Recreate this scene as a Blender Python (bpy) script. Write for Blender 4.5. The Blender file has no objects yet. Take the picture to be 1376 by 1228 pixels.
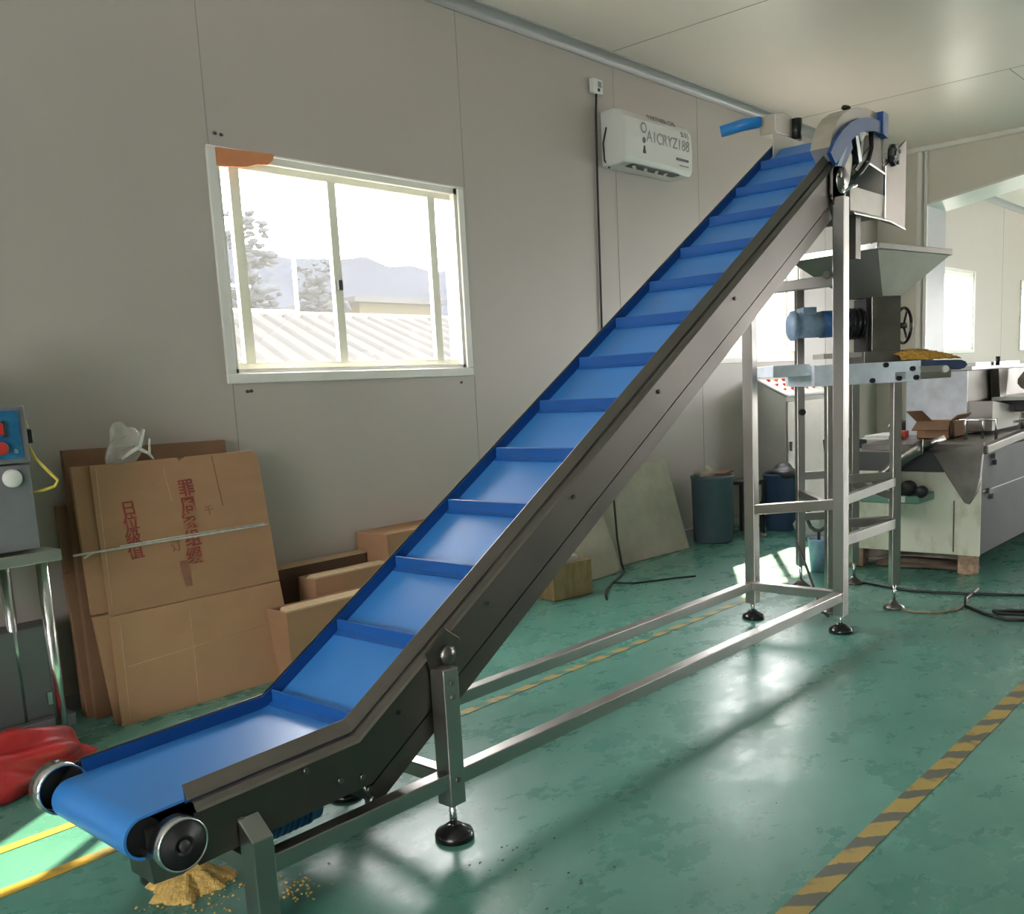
import bpy, math, random
from mathutils import Vector, Matrix, Euler
random.seed(7)
C = bpy.context.scene.collection
PI = math.pi
V = Vector

# ------------------------------------------------------------------ materials
def nodes(name):
    m = bpy.data.materials.new(name); m.use_nodes = True
    nt = m.node_tree
    return m, nt, nt.nodes, nt.links, nt.nodes['Principled BSDF']

def mat(name, col, rough=0.5, metal=0.0, var=0.12, scale=6.0, bump=0.0, bscale=60.0, stretch=(1, 1, 1), rvar=0.0, spec=0.5, coat=0.0, col2=None, contrast=(0.35, 0.7)):
    m, nt, N, L, b = nodes(name)
    tc = N.new('ShaderNodeTexCoord'); mp = N.new('ShaderNodeMapping')
    mp.inputs['Scale'].default_value = stretch
    L.new(tc.outputs['Object'], mp.inputs['Vector'])
    nz = N.new('ShaderNodeTexNoise'); nz.inputs['Scale'].default_value = scale; nz.inputs['Detail'].default_value = 6
    nz.inputs['Roughness'].default_value = 0.6
    L.new(mp.outputs['Vector'], nz.inputs['Vector'])
    rp = N.new('ShaderNodeValToRGB')
    c = V(col)
    c2 = V(col2) if col2 else c * (1 + var)
    c1 = c if col2 else c * (1 - var)
    rp.color_ramp.elements[0].position = contrast[0]; rp.color_ramp.elements[1].position = contrast[1]
    rp.color_ramp.elements[0].color = (*c1, 1); rp.color_ramp.elements[1].color = (*c2, 1)
    L.new(nz.outputs['Fac'], rp.inputs['Fac']); L.new(rp.outputs['Color'], b.inputs['Base Color'])
    b.inputs['Roughness'].default_value = rough; b.inputs['Metallic'].default_value = metal
    b.inputs['Specular IOR Level'].default_value = spec
    b.inputs['Coat Weight'].default_value = coat
    if rvar:
        mr = N.new('ShaderNodeMapRange'); mr.inputs['To Min'].default_value = max(0.02, rough - rvar); mr.inputs['To Max'].default_value = rough + rvar
        mr.inputs['From Min'].default_value = 0.3; mr.inputs['From Max'].default_value = 0.7
        L.new(nz.outputs['Fac'], mr.inputs['Value']); L.new(mr.outputs['Result'], b.inputs['Roughness'])
    if bump:
        n2 = N.new('ShaderNodeTexNoise'); n2.inputs['Scale'].default_value = bscale; n2.inputs['Detail'].default_value = 4
        L.new(mp.outputs['Vector'], n2.inputs['Vector'])
        bp = N.new('ShaderNodeBump'); bp.inputs['Strength'].default_value = bump; bp.inputs['Distance'].default_value = 0.01
        L.new(n2.outputs['Fac'], bp.inputs['Height']); L.new(bp.outputs['Normal'], b.inputs['Normal'])
    return m

M = {}
M['wall'] = mat('wall_panel', (0.445, 0.402, 0.364), 0.40, var=0.02, scale=1.2)
M['wall_lit'] = mat('lit_panel', (0.66, 0.61, 0.54), 0.4, var=0.02, scale=1.2)  # lighter copy of wall_panel; the header's brightness is put into the colour
M['seam'] = mat('panel_seam', (0.30, 0.29, 0.27), 0.6)
M['ceiling'] = mat('ceiling_panel', (0.95, 0.815, 0.755), 0.32, var=0.02, scale=0.8, rvar=0.04)
M['cove'] = mat('cove_trim', (0.36, 0.355, 0.35), 0.3, var=0.03)
M['pier'] = mat('grey_jamb', (0.25, 0.255, 0.26), 0.4, var=0.03)
M['alu'] = mat('window_aluminium', (0.76, 0.745, 0.70), 0.35, var=0.03)
M['sash'] = mat('sash_cream', (0.86, 0.83, 0.70), 0.4, var=0.05)
M['steel'] = mat('stainless', (0.42, 0.405, 0.385), 0.32, 1.0, var=0.03, scale=2.5, rvar=0.03, stretch=(3, 3, .8))
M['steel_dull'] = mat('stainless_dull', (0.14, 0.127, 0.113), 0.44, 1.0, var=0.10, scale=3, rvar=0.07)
M['steel_dark'] = mat('stainless_dark', (0.22, 0.21, 0.19), 0.38, 1.0, var=0.2, scale=5, rvar=0.1)
M['steel_warm'] = mat('stainless_chute', (0.26, 0.225, 0.20), 0.40, 1.0, var=0.12, scale=5, rvar=0.08)
M['steel_bright'] = mat('stainless_bright', (0.66, 0.66, 0.66), 0.22, 1.0, var=0.08, scale=5, rvar=0.08)
M['cover'] = mat('beige_cover', (0.46, 0.42, 0.36), 0.38, 0.35, var=0.08, scale=5)
M['guard'] = mat('guard_steel', (0.155, 0.14, 0.118), 0.42, 0.4, var=0.1, scale=4)
M['hopper'] = mat('hopper_steel', (0.30, 0.295, 0.25), 0.36, 0.75, var=0.1, scale=4)
M['black'] = mat('black_rubber', (0.012, 0.012, 0.013), 0.45, var=0.3)
M['black_gloss'] = mat('black_plastic', (0.012, 0.012, 0.014), 0.2, var=0.2)
M['dark'] = mat('dark_grey', (0.035, 0.038, 0.042), 0.5, var=0.2)
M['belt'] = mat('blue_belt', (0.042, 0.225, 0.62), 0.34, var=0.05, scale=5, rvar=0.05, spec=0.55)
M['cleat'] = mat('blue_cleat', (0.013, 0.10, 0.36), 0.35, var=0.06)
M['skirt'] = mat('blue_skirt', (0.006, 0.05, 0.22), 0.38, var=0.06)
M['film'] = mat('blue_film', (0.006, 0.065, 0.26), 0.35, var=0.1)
M['film_lit'] = mat('lit_blue_film', (0.02, 0.22, 0.62), 0.35, var=0.1)  # lit copy of blue_film, extra light is in the colour
M['motor'] = mat('motor_blue', (0.03, 0.13, 0.34), 0.4, var=0.2)
M['motor_grey'] = mat('motor_blue_grey', (0.30, 0.42, 0.58), 0.35, var=0.25, scale=14)
M['card'] = mat('cardboard', (0.375, 0.215, 0.122), 0.8, var=0.07, scale=3, spec=0.2, stretch=(1, 1, 3))
M['card_light'] = mat('cardboard_light', (0.42, 0.245, 0.14), 0.8, var=0.06, scale=4, spec=0.2)
M['card_dark'] = mat('cardboard_brown', (0.21, 0.12, 0.068), 0.8, var=0.08, scale=4, spec=0.2)
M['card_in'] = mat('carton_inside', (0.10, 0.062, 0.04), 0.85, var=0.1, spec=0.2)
M['card_edge'] = mat('cut_board_edge', (0.52, 0.38, 0.24), 0.8, var=0.08, scale=30, spec=0.2)
M['red_print'] = mat('red_print', (0.28, 0.05, 0.035), 0.7, var=0.25, scale=40)
M['faded_print'] = mat('faded_print', (0.25, 0.115, 0.07), 0.75, var=0.15, scale=40)
M['twine'] = mat('white_twine', (0.55, 0.54, 0.50), 0.6, var=0.15, scale=40)
M['white'] = mat('white_plastic', (0.72, 0.72, 0.69), 0.3, var=0.03)
M['ac'] = mat('ac_white', (0.70, 0.70, 0.67), 0.28, var=0.02)
M['print'] = mat('grey_print', (0.12, 0.12, 0.125), 0.6, var=0.2)
M['print_light'] = mat('pale_print', (0.30, 0.30, 0.30), 0.6, var=0.2)
M['bag'] = mat('white_bag', (0.70, 0.70, 0.66), 0.35, var=0.1, scale=12, bump=0.5, bscale=25)
M['red_bag'] = mat('red_bag', (0.42, 0.02, 0.022), 0.45, var=0.3, scale=9, bump=0.6, bscale=14)
M['yellow'] = mat('yellow_panel', (0.62, 0.33, 0.03), 0.45, var=0.1)
M['yellow_cable'] = mat('yellow_cable', (0.70, 0.55, 0.08), 0.45, var=0.1)
M['red'] = mat('red_plastic', (0.55, 0.03, 0.02), 0.35, var=0.15)
M['panel_blue'] = mat('control_blue', (0.012, 0.10, 0.24), 0.25, var=0.5, scale=10, col2=(0.03, 0.22, 0.42))
M['machine_grey'] = mat('machine_grey', (0.17, 0.175, 0.185), 0.42, var=0.1, scale=4)
M['machine_face'] = mat('machine_face', (0.20, 0.20, 0.205), 0.4, 0.6, var=0.06)
M['table_top'] = mat('steel_table', (0.45, 0.47, 0.40), 0.35, 0.8, var=0.1)
M['board'] = mat('pale_board', (0.50, 0.45, 0.37), 0.75, var=0.12, scale=5, bump=0.1)
M['tin_box'] = mat('stained_carton', (0.30, 0.21, 0.10), 0.7, var=0.28, scale=7, stretch=(3, 3, 1))
M['bin'] = mat('grey_blue_bin', (0.085, 0.12, 0.155), 0.4, var=0.12, scale=4)
M['bin_blue'] = mat('navy_bin', (0.045, 0.075, 0.16), 0.4, var=0.12, scale=4)
M['cab'] = mat('cabinet_beige', (0.50, 0.47, 0.42), 0.4, 0.2, var=0.05)
M['cab_side'] = mat('cabinet_side', (0.42, 0.42, 0.39), 0.45, var=0.05)
M['oven_front'] = mat('stained_lit_steel', (0.70, 0.71, 0.58), 0.45, 0.15, var=0.3, scale=5, stretch=(2, 2, 1), col2=(0.46, 0.42, 0.27), contrast=(0.5, 0.8))  # stains, plus a base raised to carry sun bounced off the floor
M['oven_side'] = mat('oven_side', (0.085, 0.087, 0.09), 0.62, 0.2, var=0.1, scale=3)
M['film_white'] = mat('white_film', (0.78, 0.84, 0.94), 0.35, var=0.12, scale=9)
M['food'] = mat('yellow_snack', (0.58, 0.32, 0.05), 0.7, var=0.35, scale=60, bump=0.8, bscale=110)
M['powder'] = mat('corn_powder', (0.68, 0.46, 0.14), 0.85, var=0.3, scale=35, bump=0.6, bscale=90)
M['orange'] = mat('orange_strip', (0.62, 0.24, 0.10), 0.6, var=0.12, scale=8)
M['green_tray'] = mat('green_tray', (0.16, 0.30, 0.24), 0.4, 0.2, var=0.1)
M['rust'] = mat('rusty_foot', (0.40, 0.27, 0.18), 0.7, 0.2, var=0.45, scale=25)
M['cloth'] = mat('dirty_cloth', (0.48, 0.44, 0.36), 0.8, var=0.3, scale=9, bump=0.5, bscale=20)
M['rag'] = mat('brown_rag', (0.14, 0.10, 0.07), 0.85, var=0.3, scale=9, bump=0.5, bscale=20)
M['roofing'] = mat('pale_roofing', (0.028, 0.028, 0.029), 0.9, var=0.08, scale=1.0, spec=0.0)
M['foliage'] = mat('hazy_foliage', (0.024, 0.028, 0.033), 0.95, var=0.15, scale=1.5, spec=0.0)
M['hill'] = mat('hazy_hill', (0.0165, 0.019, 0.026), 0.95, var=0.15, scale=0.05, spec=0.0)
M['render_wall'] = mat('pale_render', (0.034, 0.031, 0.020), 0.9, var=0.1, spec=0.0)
M['ground'] = mat('yard_concrete', (0.35, 0.34, 0.31), 0.9, var=0.1, scale=0.6)

def floor_mat():
    m, nt, N, L, b = nodes('green_epoxy')
    tc = N.new('ShaderNodeTexCoord')
    n1 = N.new('ShaderNodeTexNoise'); n1.inputs['Scale'].default_value = 1.6; n1.inputs['Detail'].default_value = 8; n1.inputs['Roughness'].default_value = 0.65
    L.new(tc.outputs['Object'], n1.inputs['Vector'])
    r1 = N.new('ShaderNodeValToRGB')
    r1.color_ramp.elements[0].position = 0.3; r1.color_ramp.elements[1].position = 0.72
    r1.color_ramp.elements[0].color = (0.07, 0.24, 0.19, 1); r1.color_ramp.elements[1].color = (0.13, 0.345, 0.285, 1)
    L.new(n1.outputs['Fac'], r1.inputs['Fac'])
    mp = N.new('ShaderNodeMapping'); mp.inputs['Scale'].default_value = (1, 1.5, 1); mp.inputs['Rotation'].default_value = (0, 0, 0.5)
    L.new(tc.outputs['Object'], mp.inputs['Vector'])
    n2 = N.new('ShaderNodeTexNoise'); n2.inputs['Scale'].default_value = 5; n2.inputs['Detail'].default_value = 8; n2.inputs['Roughness'].default_value = 0.68
    L.new(mp.outputs['Vector'], n2.inputs['Vector'])
    r2 = N.new('ShaderNodeValToRGB'); r2.color_ramp.elements[0].position = 0.45; r2.color_ramp.elements[1].position = 0.95
    r2.color_ramp.elements[0].color = (0, 0, 0, 1); r2.color_ramp.elements[1].color = (1, 1, 1, 1)
    L.new(n2.outputs['Fac'], r2.inputs['Fac'])
    mx = N.new('ShaderNodeMixRGB'); mx.inputs['Color2'].default_value = (0.12, 0.20, 0.165, 1)
    ml = N.new('ShaderNodeMath'); ml.operation = 'MULTIPLY'; ml.inputs[1].default_value = 0.09
    L.new(r2.outputs['Color'], ml.inputs[0]); L.new(ml.outputs['Value'], mx.inputs['Fac'])
    L.new(r1.outputs['Color'], mx.inputs['Color1']); L.new(mx.outputs['Color'], b.inputs['Base Color'])
    mr = N.new('ShaderNodeMapRange'); mr.inputs['From Min'].default_value = 0.3; mr.inputs['From Max'].default_value = 0.75
    mr.inputs['To Min'].default_value = 0.20; mr.inputs['To Max'].default_value = 0.42
    L.new(n2.outputs['Fac'], mr.inputs['Value']); L.new(mr.outputs['Result'], b.inputs['Roughness'])
    bp = N.new('ShaderNodeBump'); bp.inputs['Strength'].default_value = 0.06; bp.inputs['Distance'].default_value = 0.01
    L.new(n2.outputs['Fac'], bp.inputs['Height']); L.new(bp.outputs['Normal'], b.inputs['Normal'])
    b.inputs['Specular IOR Level'].default_value = 0.5
    return m
M['floor'] = floor_mat()

def tape_mat(name, c1, c2, period, duty):
    m, nt, N, L, b = nodes(name)
    tc = N.new('ShaderNodeTexCoord')
    sp = N.new('ShaderNodeSeparateXYZ'); L.new(tc.outputs['Object'], sp.inputs['Vector'])
    nz = N.new('ShaderNodeTexNoise'); nz.inputs['Scale'].default_value = 14; nz.inputs['Detail'].default_value = 5
    L.new(tc.outputs['Object'], nz.inputs['Vector'])
    sk = N.new('ShaderNodeMath'); sk.operation = 'MULTIPLY_ADD'; sk.inputs[1].default_value = 0.9
    L.new(sp.outputs['Y'], sk.inputs[0]); L.new(sp.outputs['X'], sk.inputs[2])
    ad = N.new('ShaderNodeMath'); ad.operation = 'MULTIPLY_ADD'; ad.inputs[1].default_value = 0.09
    L.new(nz.outputs['Fac'], ad.inputs[0]); L.new(sk.outputs['Value'], ad.inputs[2])
    dv = N.new('ShaderNodeMath'); dv.operation = 'DIVIDE'; dv.inputs[1].default_value = period
    L.new(ad.outputs['Value'], dv.inputs[0])
    fr = N.new('ShaderNodeMath'); fr.operation = 'FRACT'; L.new(dv.outputs['Value'], fr.inputs[0])
    rp = N.new('ShaderNodeValToRGB'); e = rp.color_ramp.elements
    e[0].position = max(0.01, duty - 0.04); e[1].position = duty
    e[0].color = (*c1, 1); e[1].color = (*c2, 1)
    L.new(fr.outputs['Value'], rp.inputs['Fac'])
    r3 = N.new('ShaderNodeValToRGB'); r3.color_ramp.elements[0].position = 0.56; r3.color_ramp.elements[1].position = 0.72
    r3.color_ramp.elements[0].color = (0, 0, 0, 1); r3.color_ramp.elements[1].color = (1, 1, 1, 1)
    L.new(nz.outputs['Fac'], r3.inputs['Fac'])
    mx = N.new('ShaderNodeMixRGB'); mx.inputs['Color2'].default_value = (*c2, 1)
    L.new(r3.outputs['Color'], mx.inputs['Fac']); L.new(rp.outputs['Color'], mx.inputs['Color1'])
    L.new(mx.outputs['Color'], b.inputs['Base Color'])
    b.inputs['Roughness'].default_value = 0.5
    return m
M['tape'] = tape_mat('worn_yellow_tape', (0.42, 0.30, 0.075), (0.11, 0.115, 0.085), 0.185, 0.62)
M['tape_solid'] = tape_mat('yellow_tape', (0.52, 0.34, 0.04), (0.22, 0.17, 0.05), 0.9, 0.85)
M['tape_faint'] = tape_mat('faded_tape', (0.42, 0.30, 0.09), (0.07, 0.19, 0.12), 0.17, 0.6)

def glass_mat(name, tint, gloss=0.06, opac=0.0):
    m = bpy.data.materials.new(name); m.use_nodes = True
    nt = m.node_tree; N = nt.nodes; L = nt.links; N.remove(N['Principled BSDF'])
    out = N['Material Output']
    tr = N.new('ShaderNodeBsdfTransparent'); tr.inputs['Color'].default_value = (*tint, 1)
    gl = N.new('ShaderNodeBsdfGlossy'); gl.inputs['Roughness'].default_value = 0.03
    mx = N.new('ShaderNodeMixShader'); mx.inputs['Fac'].default_value = gloss
    L.new(tr.outputs[0], mx.inputs[1]); L.new(gl.outputs[0], mx.inputs[2])
    last = mx
    if opac:
        df = N.new('ShaderNodeBsdfTranslucent'); df.inputs['Color'].default_value = (0.9, 0.9, 0.86, 1)
        d2 = N.new('ShaderNodeBsdfDiffuse'); d2.inputs['Color'].default_value = (0.8, 0.8, 0.76, 1)
        m2 = N.new('ShaderNodeMixShader'); m2.inputs['Fac'].default_value = 0.5
        L.new(df.outputs[0], m2.inputs[1]); L.new(d2.outputs[0], m2.inputs[2])
        m3 = N.new('ShaderNodeMixShader'); m3.inputs['Fac'].default_value = opac
        L.new(mx.outputs[0], m3.inputs[1]); L.new(m2.outputs[0], m3.inputs[2]); last = m3
    L.new(last.outputs[0], out.inputs['Surface'])
    return m
M['glass'] = glass_mat('window_glass', (0.97, 0.98, 0.98), 0.06, 0.034)  # translucent share is a veil standing in for haze outdoors
M['clear_bag'] = glass_mat('clear_plastic', (0.95, 0.95, 0.92), 0.12, 0.22)

# ------------------------------------------------------------------ mesh builder
ORG = {}
class MB:
    def __init__(s): s.v = []; s.f = []; s.sm = []
    def add(s, vs, fs, smooth=False):
        k = len(s.v); s.v += [V(p) for p in vs]; s.f += [tuple(i + k for i in f) for f in fs]; s.sm += [smooth] * len(fs); return s
    def box(s, x0, x1, y0, y1, z0, z1, rz=0, at=None):
        vs = [V((x, y, z)) for z in (z0, z1) for y in (y0, y1) for x in (x0, x1)]
        if at is not None:
            m = Matrix.Rotation(rz, 3, 'Z'); vs = [m @ p + V(at) for p in vs]
        return s.add(vs, [(0, 2, 3, 1), (4, 5, 7, 6), (0, 1, 5, 4), (2, 6, 7, 3), (0, 4, 6, 2), (1, 3, 7, 5)])
    def hexa(s, b, t):
        """b, t: four points each, same winding (counter-clockwise from above)"""
        return s.add(list(b) + list(t), [(3, 2, 1, 0), (4, 5, 6, 7), (0, 1, 5, 4), (1, 2, 6, 5), (2, 3, 7, 6), (3, 0, 4, 7)])
    def beam(s, a, b, w, h, up=(0, 0, 1)):
        a = V(a); b = V(b); d = (b - a).normalized(); u = V(up)
        sd = d.cross(u)
        if sd.length < 1e-4: sd = d.cross(V((0, 1, 0)))
        sd.normalize(); u = sd.cross(d).normalized()
        q = [sd * (w / 2) * i + u * (h / 2) * j for i, j in ((-1, -1), (1, -1), (1, 1), (-1, 1))]
        return s.add([a + p for p in q] + [b + p for p in q], [(0, 1, 2, 3), (7, 6, 5, 4), (1, 0, 4, 5), (2, 1, 5, 6), (3, 2, 6, 7), (0, 3, 7, 4)])
    def prism(s, poly, d):
        """poly: planar list of points; d: extrusion vector"""
        n = len(poly); d = V(d); p = [V(q) for q in poly]
        return s.add(p + [q + d for q in p], [tuple(range(n))[::-1], tuple(range(n, 2 * n))] + [(i, (i + 1) % n, n + (i + 1) % n, n + i) for i in range(n)])
    def tube(s, pts, r, n=10, closed=False, caps=True):
        pts = [V(p) for p in pts]; k = len(pts); rs = r if isinstance(r, (list, tuple)) else [r] * k
        vs = []; prev = None
        for i, p in enumerate(pts):
            if closed: d = pts[(i + 1) % k] - pts[i - 1]
            else: d = pts[min(i + 1, k - 1)] - pts[max(i - 1, 0)]
            d.normalize()
            if prev is None:
                a = d.orthogonal().normalized()
            else:
                a = prev - d * prev.dot(d)
                a = a.normalized() if a.length > 1e-5 else d.orthogonal().normalized()
            prev = a; b = d.cross(a)
            vs += [p + a * math.cos(2 * PI * j / n) * rs[i] + b * math.sin(2 * PI * j / n) * rs[i] for j in range(n)]
        fs = [(i * n + j, i * n + (j + 1) % n, ((i + 1) % k) * n + (j + 1) % n, ((i + 1) % k) * n + j) for i in range(k if closed else k - 1) for j in range(n)]
        s.add(vs, fs, True)
        if caps and not closed:
            b0 = len(s.v) - k * n
            s.f += [tuple(b0 + j for j in range(n))[::-1], tuple(b0 + (k - 1) * n + j for j in range(n))]; s.sm += [False, False]
        return s
    def cyl(s, a, b, r, n=24, r2=None): return s.tube([a, b], [r, r if r2 is None else r2], n)
    def lathe(s, prof, at, axis=(0, 0, 1), n=28, smooth=True):
        """prof: (radius, height) pairs along axis"""
        ax = V(axis).normalized(); u = ax.orthogonal().normalized(); w = ax.cross(u); at = V(at); k = len(prof)
        vs = [at + ax * h + (u * math.cos(2 * PI * j / n) + w * math.sin(2 * PI * j / n)) * max(r, 1e-5) for r, h in prof for j in range(n)]
        fs = [(i * n + j, i * n + (j + 1) % n, (i + 1) * n + (j + 1) % n, (i + 1) * n + j) for i in range(k - 1) for j in range(n)]
        return s.add(vs, fs, smooth)
    def sweep(s, path, offs):
        """path: list of (point, dict) frames given as functions -> ring of points; offs = list of rings"""
        k = len(offs); n = len(offs[0]); vs = [p for r in offs for p in r]
        fs = [(i * n + j, i * n + (j + 1) % n, (i + 1) * n + (j + 1) % n, (i + 1) * n + j) for i in range(k - 1) for j in range(n)]
        fs += [tuple(range(n))[::-1], tuple((k - 1) * n + j for j in range(n))]
        return s.add(vs, fs)
    def grid(s, P, smooth=True):
        k = len(P); n = len(P[0]); vs = [p for r in P for p in r]
        return s.add(vs, [(i * n + j, i * n + j + 1, (i + 1) * n + j + 1, (i + 1) * n + j) for i in range(k - 1) for j in range(n - 1)], smooth)
    def blob(s, at, r, seed=0, n=14, rough=0.2, freq=(2, 6), lim=None):
        rnd = random.Random(seed); at = V(at)
        ph = [(V((rnd.uniform(-1, 1), rnd.uniform(-1, 1), rnd.uniform(-1, 1))).normalized(), rnd.uniform(*freq), rnd.uniform(0, 6)) for _ in range(9)]
        P = []
        for i in range(n + 1):
            row = []
            for j in range(2 * n + 1):
                t = PI * i / n; f = 2 * PI * j / (2 * n)
                d = V((math.sin(t) * math.cos(f), math.sin(t) * math.sin(f), math.cos(t)))
                k = 1 + rough * sum(math.sin(a.dot(d) * w + c) for a, w, c in ph) / 4
                p = at + V((d.x * r[0] * k, d.y * r[1] * k, d.z * r[2] * k))
                if lim is not None and p.z < lim: p.z = lim
                row.append(p)
            P.append(row)
        return s.grid(P)
    def build(s, name, m, parent=None, bevel=0.0, solid=0.0):
        me = bpy.data.meshes.new(name)
        if parent is None:
            lo = [min(p[i] for p in s.v) for i in range(3)]; hi = [max(p[i] for p in s.v) for i in range(3)]
            o0 = V(((lo[0] + hi[0]) / 2, (lo[1] + hi[1]) / 2, lo[2]))
        else: o0 = ORG[parent.name]
        me.from_pydata([p - o0 for p in s.v], [], s.f); me.update()
        me.polygons.foreach_set('use_smooth', s.sm)
        ms = m if isinstance(m, (list, tuple)) else [m]
        for q in ms: me.materials.append(q)
        import bmesh
        bm = bmesh.new(); bm.from_mesh(me)
        bmesh.ops.recalc_face_normals(bm, faces=bm.faces); bm.to_mesh(me); bm.free()
        o = bpy.data.objects.new(name, me); C.objects.link(o)
        if parent is None: o.location = o0
        else: o.parent = parent
        ORG[o.name] = o0.copy()
        if bevel:
            b = o.modifiers.new('bevel', 'BEVEL'); b.width = bevel; b.segments = 2; b.limit_method = 'ANGLE'; b.angle_limit = 0.6
        if solid:
            b = o.modifiers.new('solid', 'SOLIDIFY'); b.thickness = solid; b.offset = 0
        return o

def tag(o, label=None, cat=None, group=None, kind=None):
    for k, v in (('label', label), ('category', cat), ('group', group), ('kind', kind)):
        if v: o[k] = v
    return o
def thing(name, loc, label, cat, group=None):
    o = bpy.data.objects.new(name, None); C.objects.link(o); o.location = loc; o.empty_display_size = 0.1
    ORG[o.name] = V(loc); return tag(o, label, cat, group)
def struct(mb, name, m, parent=None, bevel=0.0):
    o = mb.build(name, m, parent, bevel)
    if parent is None: o['kind'] = 'structure'
    return o
def text_mesh(name, body, size, m, parent, at, right, up, label=None, depth=0.0008, spacing=1.0, bold=0.0):
    cu = bpy.data.curves.new(name, 'FONT'); cu.body = body; cu.size = size; cu.align_x = 'CENTER'; cu.align_y = 'CENTER'
    cu.extrude = depth; cu.offset = bold; cu.space_line = spacing
    o = bpy.data.objects.new(name, cu); C.objects.link(o)
    dg = bpy.context.evaluated_depsgraph_get(); dg.update()
    me = bpy.data.meshes.new_from_object(o.evaluated_get(dg))
    bpy.data.objects.remove(o); bpy.data.curves.remove(cu)
    r = V(right).normalized(); u = V(up).normalized(); u = (u - r * u.dot(r)).normalized(); n = r.cross(u)
    rot = Matrix((r, u, n)).transposed().to_4x4()
    me.transform(Matrix.Translation(V(at) - ORG[parent.name]) @ rot)
    me.materials.clear(); me.materials.append(m)
    ob = bpy.data.objects.new(name, me); C.objects.link(ob); ob.parent = parent; ORG[ob.name] = ORG[parent.name]
    return ob

# ------------------------------------------------------------------ the room
WY = 4.0625; WT = 0.10; CZ = 3.44; X0, X1 = -5.0, 19.0; YR = -3.6
W1 = (2.565, 4.122, 1.385, 2.40); W2 = (6.98, 8.52, 1.41, 2.40); W3 = (11.95, 13.62, 1.45, 2.43); W4 = (15.86, 18.3, 1.47, 2.43)
struct(MB().box(X0, X1, YR, WY, -0.1, 0), 'floor', M['floor'])
def wall_with_openings(y0, y1, ops, x0=X0, x1=X1, z1=CZ + 0.05):
    mb = MB(); xs = x0
    for a, b, lo, hi in ops:
        mb.box(xs, a, y0, y1, 0, z1); mb.box(a, b, y0, y1, 0, lo); mb.box(a, b, y0, y1, hi, z1); xs = b
    mb.box(xs, x1, y0, y1, 0, z1); return mb
struct(wall_with_openings(WY, WY + WT, [W1, W2, W3, W4]), 'wall_left', M['wall'])
WR_FILL = [(12.2, 15.0, 1.3, 2.4)]  # unseen opening, added to steer fill light and steel reflections
struct(wall_with_openings(YR - WT, YR, WR_FILL), 'wall_right', M['wall'])
WN_FILL = (-2.4, 1.2, .9, 2.5); WF_FILL = (-3.3, .7, 1.1, 2.7)  # unseen end wall openings, added to light the hall from both ends
def end_wall(x, w):
    return MB().box(x - WT, x, YR - WT, w[0], 0, CZ + .05).box(x - WT, x, w[1], WY + WT, 0, CZ + .05).box(x - WT, x, w[0], w[1], 0, w[2]).box(x - WT, x, w[0], w[1], w[3], CZ + .05)
struct(end_wall(X0, WN_FILL), 'wall_near', M['wall'])
struct(end_wall(X1 + WT, WF_FILL), 'wall_far', M['wall'])
struct(MB().box(X0 - WT, X1 + WT, YR - WT, WY + WT, CZ, CZ + 0.12), 'ceiling', M['ceiling'])
# cove along the window wall
def cove(x0, x1, r=0.066):
    prof = [V((0, WY, CZ - r)), V((0, WY - 0.008, CZ - r))]
    for i in range(1, 8):
        a = PI / 2 * i / 8; prof.append(V((0, WY - 0.008 - (r - .016) * (1 - math.cos(a)), CZ - r + (r - .008) * math.sin(a))))
    prof += [V((0, WY - r, CZ - .008)), V((0, WY - r, CZ)), V((0, WY, CZ))]
    return MB().prism([p + V((x0, 0, 0)) for p in prof], (x1 - x0, 0, 0))
struct(cove(X0, 10.38), 'trim_1', M['cove'])
struct(cove(10.96, X1), 'trim_2', M['cove'])
n = 3
for sx, zlo in ((2.54, 2.415), (4.195, 2.415), (5.71, 0), (6.80, 0), (2.547, 0), (4.188, 0)):
    z0, z1 = (0.0, 1.335) if (sx in (2.547, 4.188)) else (zlo, CZ - .066)
    struct(MB().box(sx - .0022, sx + .0022, WY - .0012, WY + .002, z0, z1), 'trim_%d' % n, M['seam']); n += 1
for sx in (9.1, 12.0, 14.9):
    struct(MB().box(sx - .003, sx + .003, WY - .0015, WY + .002, 0, CZ - .066), 'trim_%d' % n, M['seam']); n += 1
for cx in (5.62, 8.30):
    struct(MB().box(cx - .003, cx + .003, YR, WY - .07, CZ - .0012, CZ + .002), 'trim_%d' % n, M['seam']); n += 1
struct(MB().box(8.3, 10.4, 2.25, 2.256, CZ - .0012, CZ + .002), 'trim_%d' % n, M['seam']); n += 1
struct(MB().box(X0, 10.4, WY - .018, WY, 0, .07), 'baseboard_left', M['cove'])
# portal between the two halves of the hall
pw = MB()
pw.box(10.40, 10.96, 3.56, WY, 0, CZ)
struct(pw, 'wall_portal_pier', M['pier'])
struct(MB().box(10.385, 10.40, 3.60, WY, 0, CZ), 'wall_portal', M['wall_lit'])
struct(MB().box(10.36, 10.40, 3.605, 3.655, 0, CZ - .03).box(10.375, 10.41, 3.555, 3.59, 0, CZ - .03), 'trim_%d' % n, M['alu'], bevel=.008); n += 1
hd = [V((10.40, 3.56, CZ)), V((10.40, 3.56, 2.885)), V((10.40, .2, 3.42)), V((10.40, .2, CZ))]
struct(MB().prism(hd, (.56, 0, 0)), 'wall_header', M['wall_lit'])
sf = [V((10.385, 3.56, 2.885)), V((10.385, 3.56, 2.865)), V((10.385, .2, 3.40)), V((10.385, .2, 3.42))]
struct(MB().prism(sf, (.6, 0, 0)), 'trim_%d' % n, M['alu']); n += 1
struct(MB().box(10.34, 10.40, .2, WY - .066, CZ - .05, CZ), 'trim_%d' % n, M['alu'], bevel=.015); n += 1

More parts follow.
